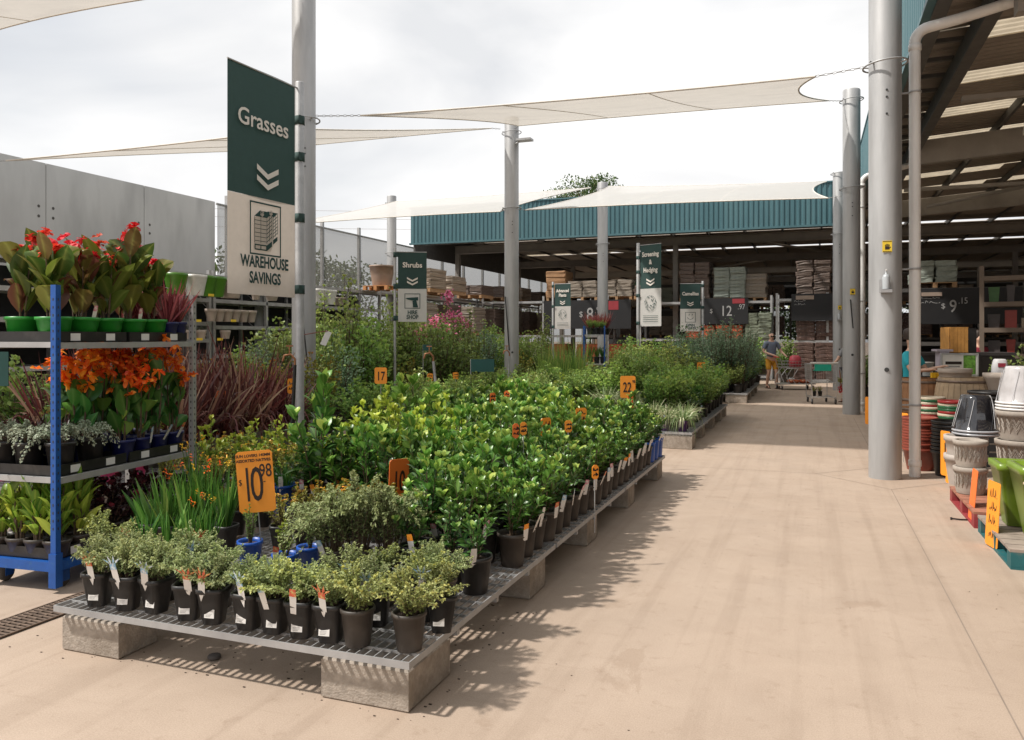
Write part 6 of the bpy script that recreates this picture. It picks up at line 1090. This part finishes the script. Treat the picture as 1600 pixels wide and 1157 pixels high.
rack('tool shelf at the far right under the canopy', atY(1592, 17.5) + .6, 17.5, R_(-10), 2.4, .6, [.3, .8, 1.3, 1.8, 2.3, 2.8], 2, 3.0, m=mat('brown_steel', (.16, .12, .09), .6))
goods = [mat('goods_red', (.28, .04, .03), .5), mat('goods_dark', (.06, .05, .05), .5), mat('goods_tan', (.30, .24, .18), .6), mat('goods_green', (.05, .14, .04), .5), mat('goods_white', (.5, .48, .45), .5)]
x0, y0 = atY(1592, 17.5) + .6, 17.5
for lv, z in enumerate((.8, 1.3, 1.8, 2.3)):
    for k in range(8):
        t = thing('boxed_goods', 'boxed goods on the %s shelf of the far right rack, %s from the left' % (NUM[lv], NUM[k]), 'box', (x0 + (-1.0 + .28 * k) * math.cos(R_(-10)) + .05, y0 + .25 + (-1.0 + .28 * k) * math.sin(R_(-10)), z + .002), R_(-10), 'goods on the far right shelf'); b = MB(); h_ = rnd.uniform(.18, .38); w_ = rnd.uniform(.07, .11); b.box(-w_, w_, -.1, .1, 0, h_, taper=rnd.choice((0, .02))); b.box(-w_ * .6, w_ * .6, -.102, -.1005, h_ * .3, h_ * .7); b.obj('pack', goods[rnd.randrange(5)], t)
# plants in the covered area
for k, (px, Y, z, kd, s) in enumerate(((1580, 14, 0, 'medium', 1.4), (1592, 15.5, 0, 'medium_olive', 1.6), (1445, 17, 0, 'autumn', 1.2), (1400, 24, 0, 'medium', 1.3), (1535, 18, 0, 'autumn', 1.3), (1352, 23, 0, 'medium_olive', 1.5))): plant(kd, 'big', atY(px, Y), Y, z, 'shaded shrub under the canopy, %s of six going round' % NUM[k], 'shrub', 'shaded shrubs', s=s, name='leafy_shrub')
for k, (px, py, w_) in enumerate(((1128, 0, 0),)): pass
for k, (px, Y) in enumerate(((1150, 26.5), (1165, 27.5), (1180, 28.3), (1120, 28.5), (1225, 29.5))): plant('medium_olive' if k % 2 else 'tall_mid', 'big', atY(px, Y), Y, 0, 'shrub at the shed entrance, %s from the left column of shrubs' % NUM[k], 'shrub', 'shrubs at the shed entrance', s=.95 if k % 2 == 0 else 1.7, name='leafy_shrub')
# ------------------------------------------------------------------ people
skin = mat('skin', (.60, .37, .27), .55, var=.05, scale=20); navyc = mat('blue_grey_shirt', (.15, .18, .245), .85, var=.1, scale=12); mustard = mat('mustard_shorts', (.62, .30, .03), .85, var=.08); tealc = mat('teal_shirt', (.02, .36, .44), .8, var=.1); redc = mat('maroon_shirt', (.28, .03, .05), .8); darkc = mat('dark_trousers', (.03, .03, .04), .85); greyc = mat('grey_shirt', (.25, .25, .26), .85)
def skinned(name, verts, edges, m, parent, root=0, sub=2):
    me = bpy.data.meshes.new(name); me.from_pydata([v[:3] for v in verts], edges, []); me.materials.append(m); o = inst(me, name, parent); md = o.modifiers.new('skin', 'SKIN'); md.use_smooth_shade = True
    for i, v in enumerate(verts): r_ = v[3]; o.data.skin_vertices[0].data[i].radius = r_ if hasattr(r_, '__len__') else (r_, r_)
    o.data.skin_vertices[0].data[root].use_root = True; s = o.modifiers.new('sub', 'SUBSURF'); s.levels = sub; s.render_levels = sub; return o
def person(label, x, y, rz, pose, shirt, lower, H=1.74, hair=None, glasses=False, shorts=True, group=None):
    """faces local -y; pose gives elbow, hand, knee, foot points per side"""
    t = thing('person', label, 'person', (x, y, 0), rz, group); k = H / 1.74
    V = []; E = []
    def v(x, y, z, r): V.append((x * k, y * k, z * k, (r * k if not hasattr(r, '__len__') else (r[0] * k, r[1] * k)))); return len(V) - 1
    def e(a, b): E.append((a, b))
    pel = v(0, .0, .94, (.135, .10)); wst = v(0, -.005, 1.08, (.125, .09)); ch = v(0, 0, 1.28, (.155, .105)); ns = v(0, .01, 1.43, (.085, .07)); nk = v(0, .0, 1.50, .052); jaw = v(0, -.02, 1.575, (.062, .075)); hd = v(0, -.005, 1.645, (.075, .088)); tp_ = v(0, .005, 1.71, (.055, .065))
    for a, b_ in ((pel, wst), (wst, ch), (ch, ns), (ns, nk), (nk, jaw), (jaw, hd), (hd, tp_)): e(a, b_)
    nose = v(0, -.112, 1.625, .012); e(hd, nose)
    for s in (-1, 1): ear = v(s * .082, .005, 1.63, .014); e(hd, ear)
    sh = {}
    for s in (-1, 1):
        P = pose[s]; a = v(s * .19, .0, 1.40, .058); e(ns, a); el = v(*P['el'], .042); wr = v(*P['ha'], .027); e(a, el); e(el, wr)
        d = (Vector(P['ha']) - Vector(P['el'])).normalized(); side = d.cross(Vector((0, 0, 1))).normalized() if abs(d.z) < .9 else Vector((1, 0, 0)); pm_ = Vector(P['ha']) + d * .055; pa = v(*pm_, (.034, .018)); e(wr, pa)
        for q in (-1.5, -.5, .5, 1.5):
            f0 = pm_ + side * (.014 * q) + d * .035; f1 = f0 + d * (.028 - .004 * abs(q)) + Vector((0, 0, -.018)); a1 = v(*f0, .0095); a2 = v(*f1, .0075); e(pa, a1); e(a1, a2)
        th = Vector(P['ha']) + d * .03 + side * (.035 * s); a1 = v(*th, .011); e(wr, a1)
        hp = v(s * .085, 0, .86, .088); e(pel, hp); kn = v(*P['kn'], .058); e(hp, kn); cf_ = Vector(P['kn']).lerp(Vector(P['an']), .35) + Vector((0, .015, 0)); c2 = v(*cf_, .055); e(kn, c2); an = v(*P['an'], .038); e(c2, an); bl_ = Vector(P['an']) + Vector((0, -.10, -.045)); ball = v(*bl_, (.042, .03)); e(an, ball); toe = v(bl_.x, bl_.y - .07, bl_.z - .006, (.035, .02)); e(ball, toe); sh[s] = (P, kn)
    skinned('body', V, E, skin, t)
    # shirt
    V = []; E = []; g1 = 1.13
    pel = v(0, .0, .93, (.150 * g1, .118 * g1)); wst = v(0, -.005, 1.08, (.135 * g1, .105 * g1)); ch = v(0, 0, 1.28, (.162 * g1, .115 * g1)); ns = v(0, .01, 1.42, (.10, .085)); e(pel, wst); e(wst, ch); e(ch, ns)
    for s in (-1, 1): a = v(s * .19, 0, 1.39, .073); e(ns, a); P = pose[s]; m_ = Vector((s * .19, 0, 1.39)).lerp(Vector(P['el']), .72); b_ = v(*m_, .064); e(a, b_)
    skinned('shirt', V, E, shirt, t)
    V = []; E = []; pel = v(0, .0, .95, (.148, .115)); 
    for s in (-1, 1):
        P = pose[s]; hp = v(s * .088, 0, .85, .105); e(pel, hp); kk = Vector((s * .088, 0, .85)).lerp(Vector(P['kn']), .86); c_ = v(*kk, .088 if shorts else .072); e(hp, c_)
        if not shorts: c2 = v(*P['kn'], .07); e(c_, c2); c3 = v(*Vector(P['an']), .056); e(c2, c3)
    skinned('shorts' if shorts else 'trousers', V, E, lower, t)
    for s in (-1, 1):
        P = pose[s]; b = MB(); p = P['an']; b.box(p[0] * k - .046, p[0] * k + .046, p[1] * k - .20, p[1] * k + .05, 0 if p[2] < .1 else p[2] - .085, .022 if p[2] < .1 else p[2] - .06); b.box(p[0] * k - .05, p[0] * k + .05, p[1] * k - .12, p[1] * k - .08, .022 if p[2] < .1 else p[2] - .06, p[2] * k + .0); b.obj('shoe', mat('brown_leather', (.10, .04, .025), .6), t)
    if glasses: b = MB(); [b.box(s * .034 - .026, s * .034 + .026, -.108, -.098, 1.625, 1.66) for s in (-1, 1)]; b.box(-.082, .082, -.100, -.094, 1.645, 1.655); b.obj('sunglasses', blackp, t)
    else: b = MB(); [b.lathe([(0, -.008), (.011, 0), (0, .008)], 8, (s * .032, -.096, 1.645)) for s in (-1, 1)]; b.obj('eyes', bolt, t)
    b = MB(); b.box(-.024, .024, -.100, -.094, 1.577, 1.583); b.obj('mouth', mat('lips', (.35, .12, .10), .6), t)
    if hair: b = MB(); b.lathe([(.088, -.10), (.095, -.03), (.090, .03), (.07, .065), (.03, .082), (0, .085)], 16, (0, .022, 1.68)); b.obj('hair', hair, t)
    return t
hairm = mat('dark_hair', (.035, .022, .015), .6)
mx_, my_ = GD(1205, 25.1)
person('bald man in blue-grey T-shirt and mustard shorts pushing a flatbed trolley', mx_, my_, R_(28), {-1: dict(el=(-.27, -.02, 1.13), ha=(-.02, -.30, 1.02), kn=(-.10, -.05, .50), an=(-.10, .10, .09)), 1: dict(el=(.30, -.05, 1.14), ha=(.30, -.31, 1.04), kn=(.11, -.13, .50), an=(.12, -.13, .085))}, navyc, mustard, 1.77, None, True)
x, y = GD(1423, 12.4); person('person in a teal shirt half hidden by the nearest column, reaching right', x, y, R_(60), {-1: dict(el=(-.26, -.12, 1.15), ha=(-.20, -.36, 1.18), kn=(-.10, -.02, .50), an=(-.11, .03, .085)), 1: dict(el=(.24, -.14, 1.15), ha=(.14, -.42, 1.22), kn=(.10, -.02, .50), an=(.11, .0, .085))}, tealc, darkc, 1.66, hairm, shorts=False)
x, y = GD(1529, 15.6); person('person in a maroon shirt standing in shade behind the counter', x, y, R_(30), {-1: dict(el=(-.28, .02, 1.13), ha=(-.24, -.12, .92), kn=(-.10, -.02, .50), an=(-.11, .03, .085)), 1: dict(el=(.29, .0, 1.13), ha=(.32, -.16, .95), kn=(.10, -.02, .50), an=(.11, .0, .085))}, redc, darkc, 1.70, hairm, shorts=False)
x, y = GD(1325, 19.8); person('person almost hidden behind the middle right column, hand on a trolley', x, y, R_(-50), {-1: dict(el=(-.24, -.14, 1.12), ha=(-.20, -.34, 1.0), kn=(-.10, -.02, .50), an=(-.11, .03, .085)), 1: dict(el=(.26, -.02, 1.13), ha=(.28, -.12, .92), kn=(.10, -.02, .50), an=(.11, .0, .085))}, greyc, darkc, 1.62, hairm, shorts=False)
# ------------------------------------------------------------------ trolleys
chrome = mat('trolley_steel', (.55, .55, .55), .35, .6, var=.1)
def casters(t, pts, r=.06):
    for (px_, py_) in pts:
        b = MB(); b.lathe([(0, -.015), (r, -.015), (r, .015), (0, .015)], 14); V = b.v[-1]; b.v[-1] = np.stack([V[:, 2] + px_, V[:, 0] + py_, V[:, 1] + r + .001], 1); w_ = b.obj('wheel', mat('dark_rubber', (.04, .035, .035), .8), t)
        b = MB(); b.box(px_ - .025, px_ - .019, py_ - .02, py_ + .02, r, r * 2 + .03); b.box(px_ + .019, px_ + .025, py_ - .02, py_ + .02, r, r * 2 + .03); b.box(px_ - .025, px_ + .025, py_ - .02, py_ + .02, r * 2 + .031, r * 2 + .036); b.obj('fork', galv, t)
x, y = GD(1238, 24.6); FT = R_(20)
t = thing('flatbed_trolley', 'flatbed trolley with wire basket pushed by the man', 'trolley', (x, y, 0), FT)   # long side along local x, handle at -x
b = MB(); b.box(-.46, .62, -.28, .28, .17, .20); b.obj('platform', chrome, t); b = MB()
for yy in (-.26, .26): b.tube([(-.5, yy, 1.0), (-.46, yy, .95), (-.18, yy, .22)], .014, 6); b.tube([(-.46, yy, .2), (-.42, yy, .45), (-.25, yy, .66), (.1, yy, .66)], .012, 6); b.tube([(.08, yy, .64), (-.1, yy, .35), (.0, yy, .2)], .012, 6)
b.obj('frame', chrome, t); b = MB(); b.tube([(-.5, -.28, 1.0), (-.5, .28, 1.0)], .016, 8); b.obj('handle', mat('red_handle', (.55, .03, .03), .4), t)
b = MB()
for z in (.70, .78, .88):
    q = [(-.42, -.25, z), (.28, -.25, z), (.28, .25, z), (-.42, .25, z), (-.42, -.25, z)]; b.tube(q, .007, 5)
for k in range(9): b.tube([(-.42 + .0875 * k, -.25, .68), (-.42 + .0875 * k, -.25, .88)], .003, 4); b.tube([(-.42 + .0875 * k, .25, .68), (-.42 + .0875 * k, .25, .88)], .003, 4); b.tube([(-.42 + .0875 * k, -.25, .68), (-.42 + .0875 * k, .25, .68)], .003, 4)
b.obj('wire_basket', chrome, t); casters(t, ((-.40, -.24), (-.40, .24), (.55, -.24), (.55, .24)))
def along(lx, ly, lz): return (x + lx * math.cos(FT) - ly * math.sin(FT), y + lx * math.sin(FT) + ly * math.cos(FT), lz)
t = thing('red_sack', 'crumpled pink-red sack in the basket of the flatbed trolley', 'sack', along(.08, 0, .685), FT); b = MB(); b.lathe([(.12, 0), (.17, .03), (.175, .2), (.15, .33), (.09, .37), (0, .36)], 18, sq=3); b.obj('sack', mat('pink_red_sack', (.50, .07, .09), .45, var=.3, scale=10, bump=.8, bscale=12), t)
for k, lx in enumerate((.02, .38)): t = thing('orange_sack', 'orange sack lying on the flatbed trolley, %s one' % ('left', 'right')[k], 'sack', along(lx, 0, .202), FT, 'orange sacks on the trolley'); b = MB(); b.lathe([(.12, 0), (.165, .03), (.17, .06), (.14, .105), (0, .11)], 18, sq=5); b.obj('sack', bago, t)
x, y = GD(1287, 19.2); t = thing('shopping_trolley', 'upright two-basket shopping trolley with green child seat, rear towards us', 'trolley', (x, y, 0), R_(12)); b = MB()   # rear faces -y
for s in (-1, 1): b.tube([(s * .30, -.02, 1.0), (s * .285, .0, .5), (s * .27, -.05, .15), (s * .27, .0, .14)], .012, 6); b.tube([(s * .27, -.02, .16), (s * .24, .75, .16)], .012, 6); b.tube([(s * .28, .0, .5), (s * .25, .75, .55)], .010, 6); b.tube([(s * .25, .75, .16), (s * .25, .78, .95)], .010, 6); b.tube([(s * .30, -.02, .97), (s * .26, .78, .95)], .010, 6)
b.tube([(-.28, 0, .52), (.28, 0, .52)], .012, 6); b.tube([(-.27, -.03, .17), (.27, -.03, .17)], .012, 6); b.tube([(-.25, .78, .95), (.25, .78, .95)], .01, 6); b.obj('frame', chrome, t)
b = MB(); b.tube([(-.32, -.04, 1.0), (.32, -.04, 1.0)], .016, 8); b.obj('handle', wg, t); b = MB()
for k in range(13): xx = -.26 + .043 * k; b.tube([(xx, .0, .53), (xx, .76, .56)], .0028, 4); b.tube([(xx, .78, .56), (xx, .78, .94)], .0028, 4); b.tube([(xx, .0, .17), (xx, .74, .17)], .0028, 4)
for s in (-1, 1):
    for k in range(16): yy = .02 + .05 * k; b.tube([(s * .275, yy, .53), (s * .285, yy, .96)], .0028, 4)
    for zz in (.62, .72, .82): b.tube([(s * .28, 0, zz), (s * .26, .78, zz)], .003, 4)
b.obj('wire_basket', chrome, t); b = MB(); b.box(-.19, .19, .06, .10, .80, .96); b.box(-.19, .19, .101, .30, .80, .82); b.obj('child_seat', mat('mint_seat', (.02, .42, .30), .4), t); casters(t, ((-.27, .0), (.27, .0), (-.22, .72), (.22, .72)))
R12 = R_(12)
def at2(lx, ly, z): return (x + lx * math.cos(R12) - ly * math.sin(R12), y + lx * math.sin(R12) + ly * math.cos(R12), z)
for k, lx in enumerate((-.17, -.03)): p = at2(lx, .25, .178); plant('golden', 'black', p[0], p[1], p[2], 'yellow flowering seedling pot in the lower basket of the shopping trolley, %s one' % ('left', 'right')[k], 'potted plant', 'flowers in the shopping trolley', s=.5, ps=.6, name='flowering_plant')
for k, (lz, m) in enumerate(((.27, FR), (.47, GY))):
    p = at2(.42, .05, lz); t = thing('carried_bunch', ['small red bundle', 'small yellow-green bundle'][k] + ' hanging beside the shopping trolley', 'bundle', p); g = rg(70 + k); b = MB(); b.leaves(g.normal(0, .045, (90, 3)) + [0, 0, .1], g.normal(0, 1, (90, 3)), .05, .017, .1, 3, 0, 0, None, g); b.tube([(0, 0, .1), (-.05, -.05, .55 if k == 0 else .4)], .006, 5, 0); b.obj('bundle', m, t)
